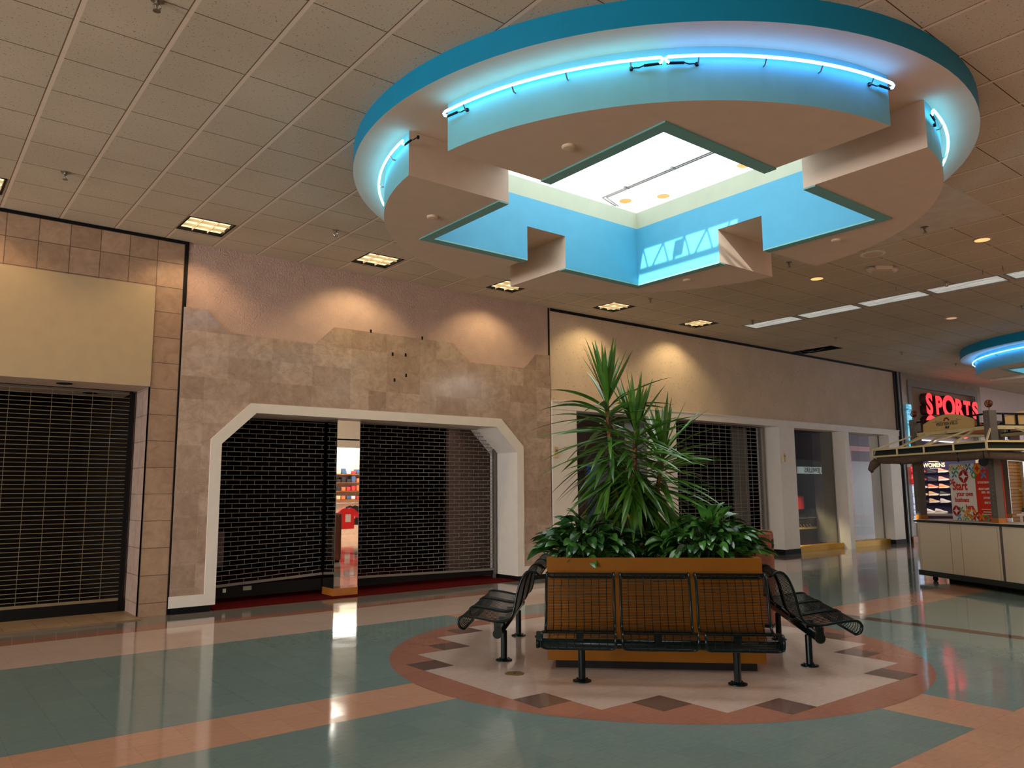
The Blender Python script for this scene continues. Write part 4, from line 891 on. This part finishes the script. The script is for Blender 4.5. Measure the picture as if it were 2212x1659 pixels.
def make_bench(label, ang, group):
    """local frame: x along the bench, y = distance from the planter centre (outwards)"""
    t = thing('wire_bench', label, 'bench', (PX, PY, 0), ang, group)
    MB().cyl((-.955, 1.345, .296), (.955, 1.345, .296), .038, 16).build('beam', m_bench, t, smooth=True)
    for s in (-1, 1):
        lg = MB(); lg.cyl((s*.61, 1.335, .012), (s*.61, 1.335, .262), .029, 14); lg.build('leg', m_bench, t, smooth=False)
        fl_ = MB(); fl_.lathe((s*.61, 1.335, 0), [(.075, .002), (.075, .010), (.05, .016), (.034, .022)], 20)
        for k in range(4): fl_.lathe((s*.61+.055*math.cos(k*PI/2+.8), 1.335+.055*math.sin(k*PI/2+.8), 0), [(.008, .01), (.008, .022)], 6)
        fl_.build('foot_flange', m_bench, t)
        cp = MB(); cp.box(s*.955-.018, s*.955+.018, 1.315, 1.375, .30, .385); cp.cyl((s*.955, 1.345, .296), (s*.975, 1.345, .296), .042, 16); cp.cyl((s*.97, 1.345, .345), (s*.985, 1.345, .345), .010, 8); cp.build('end_bracket', m_bench, t)
    # seat profile (y, z): lip, seat, back, rolled top
    ctrl = [(1.655, .315), (1.692, .345), (1.702, .39), (1.682, .422), (1.635, .430), (1.50, .412), (1.38, .390), (1.30, .392), (1.235, .425), (1.205, .50), (1.180, .62), (1.145, .73), (1.105, .80), (1.06, .824), (1.015, .812), (.985, .78)]
    def cr(p0, p1, p2, p3, s):
        return tuple(.5*(2*b+(c-a)*s+(2*a-5*b+4*c-d)*s*s+(-a+3*b-3*c+d)*s**3) for a, b, c, d in zip(p0, p1, p2, p3))
    prof = []
    for i in range(len(ctrl)-1):
        p0, p1, p2, p3 = ctrl[max(i-1, 0)], ctrl[i], ctrl[i+1], ctrl[min(i+2, len(ctrl)-1)]
        prof += [cr(p0, p1, p2, p3, s/8) for s in range(8)]
    prof.append(ctrl[-1])
    L = [0]
    for a, c in zip(prof[:-1], prof[1:]): L.append(L[-1]+math.dist(a, c))
    def at(s):
        s = max(0, min(L[-1], s))
        for i in range(len(L)-1):
            if L[i+1] >= s: k = (s-L[i])/(L[i+1]-L[i]); return tuple(a+(c-a)*k for a, c in zip(prof[i], prof[i+1]))
        return prof[-1]
    tot = L[-1]; hwid = .283
    rim = MB(); pts = []
    rc = .045
    P3 = lambda x, s: (x, *at(s))
    for i in range(41): pts.append(P3(hwid, rc+(tot-2*rc)*i/40))
    for i in range(1, 7): a = PI/2*i/6; pts.append(P3(hwid-rc*(1-math.cos(a)), tot-rc+rc*math.sin(a)))
    pts.append(P3(0, tot))
    for i in range(6, -1, -1): a = PI/2*i/6; pts.append(P3(-hwid+rc*(1-math.cos(a)), tot-rc+rc*math.sin(a)))
    for i in range(1, 41): pts.append(P3(-hwid, tot-rc-(tot-2*rc)*i/40))
    for i in range(1, 7): a = PI/2*i/6; pts.append(P3(-hwid+rc*(1-math.cos(a)), rc-rc*math.sin(a)))
    pts.append(P3(0, 0))
    for i in range(6, 0, -1): a = PI/2*i/6; pts.append(P3(hwid-rc*(1-math.cos(a)), rc-rc*math.sin(a)))
    rim.tube(pts, .0115, 8, closed=True)
    wires = MB(); n = int(tot/.0125)
    for i in range(1, n):
        s = tot*i/n; e = min(s, tot-s); w = hwid if e > rc else hwid-rc+math.sqrt(max(0, rc*rc-(rc-e)**2))
        y, z = at(s); wires.bar((-w, y, z), (w, y, z), .0033)
    ver = MB()
    for k in range(1, 9):
        x = -hwid+2*hwid*k/9; pv = [P3(x, tot*i/60) for i in range(61)]
        ver.tube([(a, y+.004, z-.004) for a, y, z in pv], .0030, 4)
    rm, wm, vm = rim.mesh('seat_rim', m_bench, True), wires.mesh('seat_wires', m_bench), ver.mesh('cross_wires', m_bench)
    for x in (-.62, 0, .62):
        so_ = bpy.data.objects.new('seat', rm); COL.objects.link(so_); so_.parent = t; so_.location = (x, 0, 0)
        for nm, me in (('wire_mesh', wm), ('cross_wire', vm)):
            o = bpy.data.objects.new(nm, me); COL.objects.link(o); o.parent = so_
        br = MB(); br.box(-.03, .03, 1.315, 1.375, .325, .392); o = br.build('seat_bracket', m_bench, so_)
    return t
g = 'wire benches around the planter'
bench = make_bench('dark green wire bench across the near face of the planter', PR+PI, g)
dup(bench, None, PR+PI-PI/2, 'dark green wire bench at the left side of the planter, facing the pink wall shop', g)
dup(bench, None, PR+PI+PI/2, 'dark green wire bench at the right side of the planter, facing the kiosk', g)

Q = lambda x, y, z=0: Vector((PX+x*.70710678+y*.70710678, PY-x*.70710678+y*.70710678, z))    # planter frame -> world
# plants
def blade(mb, base, d0, L, w, droop, roll=0, seg=7, fold=.25):
    """long strap leaf: starts along d0, bends down with droop"""
    p = Vector(base); d = Vector(d0).normalized(); side = d.cross(Vector((0, 0, 1)))
    if side.length < .05: side = Vector((1, 0, 0))
    side.normalize(); side = Matrix.Rotation(roll, 3, d) @ side
    n0 = len(mb.v)
    for i in range(seg+1):
        s = i/seg; ww = w*(.35+.65*min(1, s*4))*(1-max(0, (s-.55)/.45)**1.5)*.5+.0006
        up = side.cross(d).normalized()
        mb.v += [tuple(p-side*ww+up*ww*fold), tuple(p), tuple(p+side*ww+up*ww*fold)]
        p = p+d*(L/seg); d = (d+Vector((0, 0, -droop/seg*(1-.75*abs(d.z) if d.z < 0 else 1)))).normalized()
    for i in range(seg):
        a = n0+i*3; mb.f += [[a, a+1, a+4, a+3], [a+1, a+2, a+5, a+4]]; mb.mi += [mb.cur]*2
def dracaena(label, base, path, z_leaf0, z_leaf1, n, Lr, seed, lean=0, yellow=0, up=14):
    rr = random.Random(seed); t = thing('dracaena', label, 'plant', base, 0, 'tall dracaenas in the planter')
    cane = MB(); P = [Vector(p) for p in path]; pts = []; rad = []
    for i in range(len(P)-1):
        for s in range(10): pts.append(P[i].lerp(P[i+1], s/10))
    pts.append(P[-1])
    for i in range(len(pts)): rad.append(.024+(.004 if i % 2 else 0)-.006*i/len(pts))
    cane.tube(pts, rad, 9); cane.build('cane', m_cane, t, world=True, smooth=True)
    lf = MB()
    def pos(z):
        for a, c in zip(pts[:-1], pts[1:]):
            if a.z <= z <= c.z: return a.lerp(c, (z-a.z)/(c.z-a.z+1e-6))
        return pts[-1].copy()
    ga = 2.39996
    for i in range(n):
        f = i/(n-1); z = z_leaf0+(z_leaf1-z_leaf0)*f; az = i*ga+rr.uniform(-.3, .3)
        el = -1.0+2.0*f**1.25+rr.uniform(-.2, .2)
        if f > 1-up/n: el = .92+.56*rr.random()
        d = Vector((math.cos(az)*math.cos(el), math.sin(az)*math.cos(el), math.sin(el)))
        L = rr.uniform(*Lr)*(.85+.25*(1-abs(2*f-1)))
        if el > 1.0: L *= .95
        lf.cur = 1 if (yellow and i in (2, 5)) else 0
        blade(lf, pos(z), d, L, rr.uniform(.036, .052), rr.uniform(.2, .85)*(1 if el < 1 else .2), rr.uniform(-.5, .5))
    lf.build('leaves', [m_leafA, m_leafY], t, world=True)
    return t
rA = dracaena('tallest dracaena, with the upper left crown', Q(-.30, 0, .84), [Q(-.29, 0, .84), Q(-.31, .02, 1.4), Q(-.33, .0, 1.95), Q(-.36, 0, 2.46)], 1.55, 2.50, 130, (.62, .82), 11, yellow=1, up=22)
rB = dracaena('middle dracaena, with the crown in front of the two others', Q(-.12, -.12, .84), [Q(-.12, -.12, .84), Q(-.115, -.12, 1.5), Q(-.08, -.12, 2.10)], 1.40, 2.14, 126, (.58, .76), 23, up=18)
rC = dracaena('lowest dracaena, leaning to the right behind the others', Q(.06, .1, .84), [Q(.05, .1, .84), Q(.10, .1, 1.4), Q(.20, .1, 1.90)], 1.20, 1.94, 140, (.56, .78), 37, up=12)
def bushy(label, cx, cy, rx, ry, h, n, ms, seed, Lr=(.13, .21), wr=(.06, .085), name='aglaonema', spike=0):
    rr = random.Random(seed); base = Q(cx, cy, .84); t = thing(name, label, 'plant', base, 0, 'low leafy plants in the planter')
    lf = MB(); st = MB()
    for i in range(n):
        a = rr.random()*2*PI; r = rr.random()**.6; hz = h*(1-.55*r**1.6)*rr.uniform(.35, 1.0)
        tip = Q(cx+rx*r*math.cos(a), cy+ry*r*math.sin(a), .86+hz); root = Q(cx+rx*.35*r*math.cos(a), cy+ry*.35*r*math.sin(a), .835)
        mid_ = (root+tip)/2+Vector((0, 0, .05))
        if i % 2 == 0: st.tube([root, mid_, tip], .004, 4)
        out = Q(math.cos(a), math.sin(a))-Q(0, 0); out.z = 0
        d = (out*(.35+r)+Vector((rr.uniform(-.4, .4), rr.uniform(-.4, .4), rr.uniform(-.15, .75)))).normalized()
        L = rr.uniform(*Lr); w = rr.uniform(*wr); lf.cur = rr.choice((0, 0, 1))
        p = tip.copy(); side = d.cross(Vector((0, 0, 1))).normalized(); side = Matrix.Rotation(rr.uniform(-.7, .7), 3, d) @ side
        n0 = len(lf.v); seg = 6
        for k in range(seg+1):
            s = k/seg; ww = w*.5*math.sin(PI*min(1, s*.93+.05))**.75; up = side.cross(d).normalized()
            lf.v += [tuple(p-side*ww+up*ww*.35), tuple(p), tuple(p+side*ww+up*ww*.35)]
            p = p+d*(L/seg); d = (d+Vector((0, 0, -.16))).normalized()
        for k in range(seg):
            b_ = n0+k*3; lf.f += [[b_, b_+1, b_+4, b_+3], [b_+1, b_+2, b_+5, b_+4]]; lf.mi += [lf.cur]*2
    for i in range(spike):
        a = rr.random()*2*PI; el = rr.uniform(.1, .9); d = Q(math.cos(a), math.sin(a))-Q(0, 0); d.z = math.tan(el); lf.cur = 1
        blade(lf, Q(cx+.3*rx*math.cos(a), cy+.3*ry*math.sin(a), .85), d, rr.uniform(.3, .48), .02, .9)
    st.build('stems', ms[1], t, world=True); lf.build('leaves', ms, t, world=True)
    return t
bushy('dark glossy leafy plant at the left of the planter', -.56, -.35, .40, .44, .40, 260, [m_leafB, m_leafC], 5, (.15, .25), (.065, .095), spike=18)
bushy('dark glossy leafy plant at the right of the planter', .52, -.30, .46, .44, .44, 330, [m_leafC, m_leafB], 9, (.15, .24), (.06, .09), spike=20)
bushy('small low leafy plant at the foot of the dracaena canes', .0, -.30, .22, .25, .20, 60, [m_leafB, m_leafC], 14, (.12, .2), (.03, .05), 'peace_lily', 8)

# brown bin behind the planter
bx = Vector((.895, .446, 0)); by = Vector((-.446, .895, 0)); bc = Vector((7.24, -.64, 0))-bx*.14+by*.175
t = thing('litter_bin', 'brown upright litter bin standing behind the right corner of the planter', 'bin', bc, math.atan2(.446, .895))
MB().box(-.14, .14, -.175, .175, .03, 1.06).build('body', m_bin, t, bevel=.045); MB().box(-.11, .11, -.15, .15, 0, .04).build('plinth', m_darkbar, t)
MB().box(-.08, .08, -.179, -.165, .86, .96).build('opening', m_black, t)
t = thing('floor_cleanout', 'round brass cover plate in the floor left of the near bench', 'floor plate', (3.453, -.607, .002))
MB().lathe((0, 0, 0), [(.082, 0), (.082, .004), (.07, .006), (.066, .004), (.02, .005)], 28).build('plate', mat('worn_brass', (132, 106, 66), .5, metal=.6), t)
MB().lathe((0, 0, 0), [(.014, .004), (.010, .007)], 8).build('screw', m_darkbar, t)

# ------------------------------------------------------------------ kiosk
TH = math.radians(62.5); KA = Vector((12.90, .34, 0)); D1 = -Vector((math.cos(TH), math.sin(TH), 0)); DN = Vector((math.sin(TH), -math.cos(TH), 0))
K = lambda s, o, z=0: KA+D1*s+DN*o+Vector((0, 0, z))
KR = math.atan2(D1.y, D1.x)
t = thing('kiosk_counter', 'beige laminate kiosk counter with dark green edge and kick band', 'counter', K(1.2, .3), KR)
def kbox(s0, s1, o0, o1, z0, z1, mb=None):
    mb = mb or MB(); return mb.obox(K((s0+s1)/2, (o0+o1)/2, (z0+z1)/2), D1*((s1-s0)/2), DN*((o1-o0)/2), (0, 0, (z1-z0)/2))
SE = 3.4
kbox(.03, SE, .03, .62, .17, .95).build('core', m_dark, t, world=True)
edges = [.045, .752, .987, 1.708]
for s0, s1 in ((0, .038), (.050, .746), (.758, .981), (.993, 1.702), (1.713, 1.755), (1.80, 2.55), (2.56, SE)):
    kbox(s0, s1, .0, .04, .165, .955).build('panel', m_kiosk, t, world=True)
kbox(.0, .02, .0, .62, .165, .955).build('end_panel', m_kiosk, t, world=True)
kbox(1.757, 1.798, -.006, .04, .165, .955).build('joint_strip', m_kpost, t, world=True)
kbox(-.05, SE, -.03, .66, .955, .992).build('counter_edge', m_counter, t, world=True); kbox(-.045, SE, -.025, .655, .992, .998).build('counter_top', m_ctop, t, world=True)
kbox(-.02, SE, -.02, .62, .085, .168).build('kick_band', m_counter, t, world=True)
for s in (.22, 1.5, 2.75):
    c = MB(); p = K(s, .1, .04); c.cyl(p-D1*0-DN*.02, p+DN*.02, .04, 14); c.bar(K(s, .1, .05), K(s, .1, .09), .03); c.build('caster', m_black, t, world=True)
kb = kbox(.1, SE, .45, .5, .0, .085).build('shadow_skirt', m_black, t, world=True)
# canopy
t = thing('kiosk_canopy', 'kiosk canopy of cream rails, grey posts and rolled taupe awning', 'canopy', K(.8, .3), KR)
def post(s, o, finial=True):
    p = kbox(s-.062, s+.062, o-.062, o+.062, 1.065, 2.68).build('post', m_kpost, t, world=True)
    kbox(s-.068, s+.068, o-.068, o+.068, .999, 1.07).build('post_base', m_wood, p, world=True)
    dots = MB()
    for i in range(26):
        q_ = K(s, o-.064, 1.12+i*.06); dots.ball(q_, .006, 5, 3)
    dots.build('bulb_strip', m_chrome, p, world=True)
    if finial:
        b = MB(); c = K(s, o, 2.785); b.cyl(K(s, o, 2.68), K(s, o, 2.74), .006, 6)
        rr = .052
        for k in range(3):
            ax = [Vector((1, 0, 0)), Vector((0, 1, 0)), Vector((.6, .6, .5)).normalized()][k]; u_ = ax.orthogonal().normalized(); v_ = ax.cross(u_)
            b.tube([c+(u_*math.cos(a)+v_*math.sin(a))*rr for a in [2*PI*i/18 for i in range(18)]], .009, 5, closed=True)
        b.ball(c, .035, 8, 6); b.build('finial', mat('antique_copper_%d' % int(s*10+o*100), (120, 66, 44), .4, metal=.7), p, world=True)
for s, o in ((0, .1), (1.65, .1), (0, 1.75), (1.65, 1.75)): post(s, o, (s, o) != (0, 1.75))
# perimeter rails: front side along D1, near end side along DN
S0, S1, O0, O1 = -.41, 2.15, -.45, 2.40
lowz, midz, topz = 2.065, 2.182, 2.425
r = MB()
cs = [(S0, O0), (S1, O0), (S1, O1), (S0, O1)]
for (a, b_) in zip(cs, cs[1:]+cs[:1]):
    for z in (lowz, midz): r.bar(K(*a, z), K(*b_, z), .026, .028)
    nb = 4
    for i in range(nb):
        f = i/nb; p = (a[0]+(b_[0]-a[0])*f, a[1]+(b_[1]-a[1])*f); r.bar(K(*p, lowz), K(*p, midz), .026)
r.build('lower_rail', m_rail, t, world=True)
tp = [(0, .1), (1.65, .1), (1.65, 1.75), (0, 1.75)]
r = MB()
for a, b_ in zip(tp, tp[1:]+tp[:1]): r.bar(K(*a, topz), K(*b_, topz), .05, .055)
r.build('top_beam', m_rail, t, world=True)
r = MB()
def raf(a, b_): r.bar(K(*a, topz), K(*b_, midz), .024)
for a, b_ in zip(tp, cs): raf(a, b_)
for s in (0.4, 1.25): raf((s, .1), (s-.17 if s < 1 else s-.38, O0))
raf((.75, .1), (.87, O0)); raf((1.35, .1), (1.51, O0)); raf((.25, .1), (.23, O0))
for o in (.5, .95, 1.4): raf((1.65, o), (S1, o+.2))
r.build('rafter', m_rail, t, world=True)
r = MB()
for a, b_ in zip(tp, tp[1:]+tp[:1]):
    r.bar(K(*a, 2.46), K(*b_, 2.46), .022); r.bar(K(*a, 2.635), K(*b_, 2.635), .022, .026)
    for i in range(1, 7): f = i/7; r.bar(K(a[0]+(b_[0]-a[0])*f, a[1]+(b_[1]-a[1])*f, 2.46), K(a[0]+(b_[0]-a[0])*f, a[1]+(b_[1]-a[1])*f, 2.635), .028)
r.build('black_railing', m_black, t, world=True)
# canvas panels between the lower rails, and the rolled awning hanging below
c = MB()
c.poly([K(S0, O0+.02, lowz), K(S1, O0+.02, lowz), K(S1, O0+.06, midz-.01), K(S0, O0+.06, midz-.01)]); c.poly([K(S1-.02, O0, lowz), K(S1-.02, O1, lowz), K(S1-.06, O1, midz-.01), K(S1-.06, O0, midz-.01)])
c.poly([K(S0, O0, midz-.02), K(S1, O0, midz-.02), K(S1, O1, midz-.02), K(S0, O1, midz-.02)])
c.build('canvas', m_canvas, t, world=True)
def roll(p0, p1, n, sag, seed):
    rr = random.Random(seed); mb = MB(); pts = []; rad = []
    for i in range(n*8+1):
        f = i/(n*8); ph = (f*n) % 1; z = -sag*math.sin(PI*ph); p = Vector(p0).lerp(Vector(p1), f); pts.append(p+Vector((0, 0, z))); rad.append(.054+.016*math.sin(PI*ph)+.014*rr.random())
    mb.tube(pts, rad, 10); return mb
roll(K(S0+.05, O0+.09, 2.015), K(S1-.08, O0+.09, 2.015), 2, .025, 2).build('rolled_awning', m_fabric, t, smooth=True, world=True)
roll(K(S1-.09, O0+.1, 1.99), K(S1-.09, O1, 1.99), 1, .04, 4).build('rolled_awning', m_fabric, t, smooth=True, world=True)
d = MB(); d.tube([K(S0+.02, O0+.07, 1.99), K(S0-.03, O0+.02, 1.93), K(S0-.06, O0-.02, 1.84), K(S0-.05, O0, 1.79)], [.07, .075, .05, .02], 8); d.build('awning_end', m_fabric, t, smooth=True, world=True)
for s in (.25, 1.55, 2.05): MB().bar(K(s, O0+.02, lowz), K(s, O0+.03, 1.90), .012).build('strap', m_black, t, world=True)
# small round speaker hung at the canopy corner
t2 = thing('hanging_spotlight', 'black round spotlight hanging under the kiosk canopy corner', 'spotlight', K(1.90, -.3, 1.90))
b = MB(); p = K(1.90, -.3, 1.895); ax = (Vector((-.8, -5.97, 1.52))-p).normalized(); b.cyl(p-ax*.06, p+ax*.05, .058, 16, .066); b.build('housing', m_black, t2, world=True, smooth=False)
b = MB(); b.bar(K(1.90, -.3, 1.95), K(1.92, -.38, 2.05), .012); b.build('bracket', m_black, t2, world=True)
# name boards
def board(label, along, o_or_s, s0, s1, zb, ht, face, lettering):
    tt = thing('name_board', label, 'sign', along((s0+s1)/2, zb)); n = 24; mid_ = (s0+s1)/2
    P = [(s0, zb), (s1, zb)]+[(s1-(s1-s0)*i/n, zb+.075+(ht-.075)*math.sin(PI*(.08+.84*i/n))**.9) for i in range(n+1)]
    mb = MB(); mb.prism([P], lambda a, b, d: along(a, b)+face*d, -.012, .012); mb.build('board', m_sign, tt, world=True)
    return tt
al = lambda s, z: K(s, .07, z)
tb = board('tan arched WESTERN HILLS Mall board on the kiosk canopy', al, 0, .25, 1.36, 2.452, .25, DN, True)
fm = lambda s, z: frame(K(s, .055, z), D1, (0, 0, 1))
text('lettering', 'WESTERN HILLS', .076, m_ink, tb, fm(.80, 2.548), .002, .0002, .88)
text('lettering', 'Mall', .062, m_ink, tb, fm(.80, 2.49), .002, .0015, .9, shear=.3)
ln = MB(); ln.bar(K(.47, .055, 2.592), K(.70, .055, 2.592), .005); ln.bar(K(.90, .055, 2.592), K(1.13, .055, 2.592), .005)
for s in (.57, 1.03): ln.cyl(K(s, .056, 2.612), K(s, .052, 2.612), .007, 8)
ln.build('rule', m_ink, tb, world=True)
e = MB()
for i in range(14):
    a0, a1 = PI*i/14-.0, PI*(i+1)/14; p = lambda r_, a: K(.80-r_*math.cos(a), .054, 2.592+r_*math.sin(a)*.95); e.poly([p(.038, a0), p(.062, a0), p(.062, a1), p(.038, a1)])
for i in range(5):
    a = PI*(i+.5)/5; p = lambda r_, da: K(.80-r_*math.cos(a+da), .053, 2.592+r_*math.sin(a+da)*.95); e.poly([p(.060, -.16), p(.074, -.10), p(.074, .10), p(.060, .16)])
e.build('emblem', m_maroon, tb, world=True)
tb2 = board('plain tan arched board on the right side of the kiosk canopy', lambda s, z: K(1.62, .1+s, z), 0, .25, 1.36, 2.452, .25, D1, False)
tb3 = board('brown arched board behind the far side of the kiosk canopy', lambda s, z: K(.05, .1+s, z), 0, .25, 1.36, 2.452, .28, D1, False)
bpy.data.objects[tb3.children[0].name].data.materials[0] = mat('brown_board', (150, 84, 44), .6)
# poster standing on the counter
t = thing('standing_poster', 'white and red poster on the kiosk counter reading Start your own business here', 'poster', K(1.0, .33, 1.0), KR)
ps0, ps1, pm_, pz0, pz1, po = .455, 1.545, 1.00, 1.000, 1.905, .32
kbox(ps0, pm_, po, po+.02, pz0, pz1).build('white_half', m_poster_w, t, world=True); kbox(pm_, ps1, po, po+.02, pz0, pz1).build('red_half', m_poster_r, t, world=True)
F = lambda s, z: frame(K(s, po-.002, z), D1, (0, 0, 1))
m_pr = m_poster_r
for st_, s, z, sz in (('Start', .665, 1.545, .19), ('your own', .76, 1.42, .105), ('business', .69, 1.325, .105), ('here.', .855, 1.215, .105)):
    text('lettering', st_, sz, m_pr, t, F(s, z), .001, .007 if sz > .15 else .0035, .86)
for st_, z, sz in (('LET US BE YOUR PARTNER IN SUCCESS', 1.60, .046), ('SPECIALTY LEASING OPPORTUNITIES', 1.50, .046), ('CARTS  -  KIOSKS  -  IN LINE', 1.445, .046), ('LOW START UP COST', 1.36, .046), ('SHORT TERM LEASE', 1.285, .046)):
    text('lettering', st_, sz, m_poster_w, t, F(1.27, z), .001, .001, .55)
ln = MB()
for z, a, b_ in ((1.185, 1.09, 1.46), (1.145, 1.12, 1.44), (1.105, 1.09, 1.47)): ln.bar(K(a, po-.001, z), K(b_, po-.001, z), .003, .010)
ln.build('small_print', m_poster_w, t, world=True)
text('lettering', 'YOU', .07, m_poster_w, t, F(1.49, 1.035), .001, .003, .7)
pet = [mat('petal_%d' % i, c, .5) for i, c in enumerate(((30, 120, 150), (70, 150, 80), (226, 140, 30), (160, 28, 30), (60, 150, 190), (190, 176, 70)))]
def petals(lst, sgn):
    for s, z, r_, ci, kind in lst:
        mb = MB()
        for k in range(4):
            a = PI/4+k*PI/2 if kind == 'x' else k*PI/2
            if kind == 'x': c0 = (s+.0, z); ux = (math.cos(a), math.sin(a)); P0 = c0
            else: P0 = (s+r_*math.cos(a), z+r_*math.sin(a)); a2 = a+3*PI/4; ux = (math.cos(a2), math.sin(a2))
            L_ = r_*(1.0 if kind == 'x' else 1.414); wv = (-ux[1], ux[0]); out = []
            for i in range(9): f = i/8; hh = L_*.26*math.sin(PI*f); out.append((P0[0]+ux[0]*L_*f+wv[0]*hh, P0[1]+ux[1]*L_*f+wv[1]*hh))
            for i in range(7, 0, -1): f = i/8; hh = -L_*.12*math.sin(PI*f); out.append((P0[0]+ux[0]*L_*f+wv[0]*hh, P0[1]+ux[1]*L_*f+wv[1]*hh))
            mb.poly([K(min(ps1-.002, max(ps0+.002, a_)), po-.0015-.0004*(ci+1), min(pz1-.002, max(pz0+.002, b_))) for a_, b_ in out])
        mb.build('motif', pet[ci], t, world=True)
petals([(.50, 1.84, .07, 5, 'x'), (.60, 1.80, .09, 1, 'x'), (.56, 1.74, .08, 0, 'x'), (.70, 1.85, .07, 2, 'x'), (.80, 1.87, .07, 5, 'x'), (.82, 1.79, .06, 3, 'x'), (.88, 1.85, .09, 0, 'x'), (.95, 1.80, .07, 4, 'x'), (.76, 1.70, .11, 3, 'o'), (.98, 1.72, .06, 1, 'o'),
        (1.06, 1.82, .09, 2, 'o'), (1.17, 1.85, .08, 4, 'x'), (1.18, 1.72, .08, 4, 'x'), (1.28, 1.86, .08, 0, 'x'), (1.40, 1.83, .09, 2, 'x'), (1.50, 1.84, .08, 5, 'x'), (.50, 1.62, .07, 3, 'x'),
        (.55, 1.15, .09, 3, 'o'), (.66, 1.17, .07, 1, 'x'), (.60, 1.05, .08, 4, 'x'), (.75, 1.12, .08, 2, 'x'), (.76, 1.05, .07, 1, 'x'), (.88, 1.12, .11, 2, 'o'), (.90, 1.05, .08, 0, 'x'), (.96, 1.08, .09, 3, 'x'), (.70, 1.03, .05, 5, 'x'),
        (1.07, 1.07, .08, 2, 'x'), (1.16, 1.05, .08, 1, 'o'), (1.30, 1.02, .07, 4, 'x')], 1)
t = thing('poster_foot', 'clear foot strip under the poster on the counter', 'stand', K(1.0, .33, 1.0))
bpy.data.objects.remove(t)
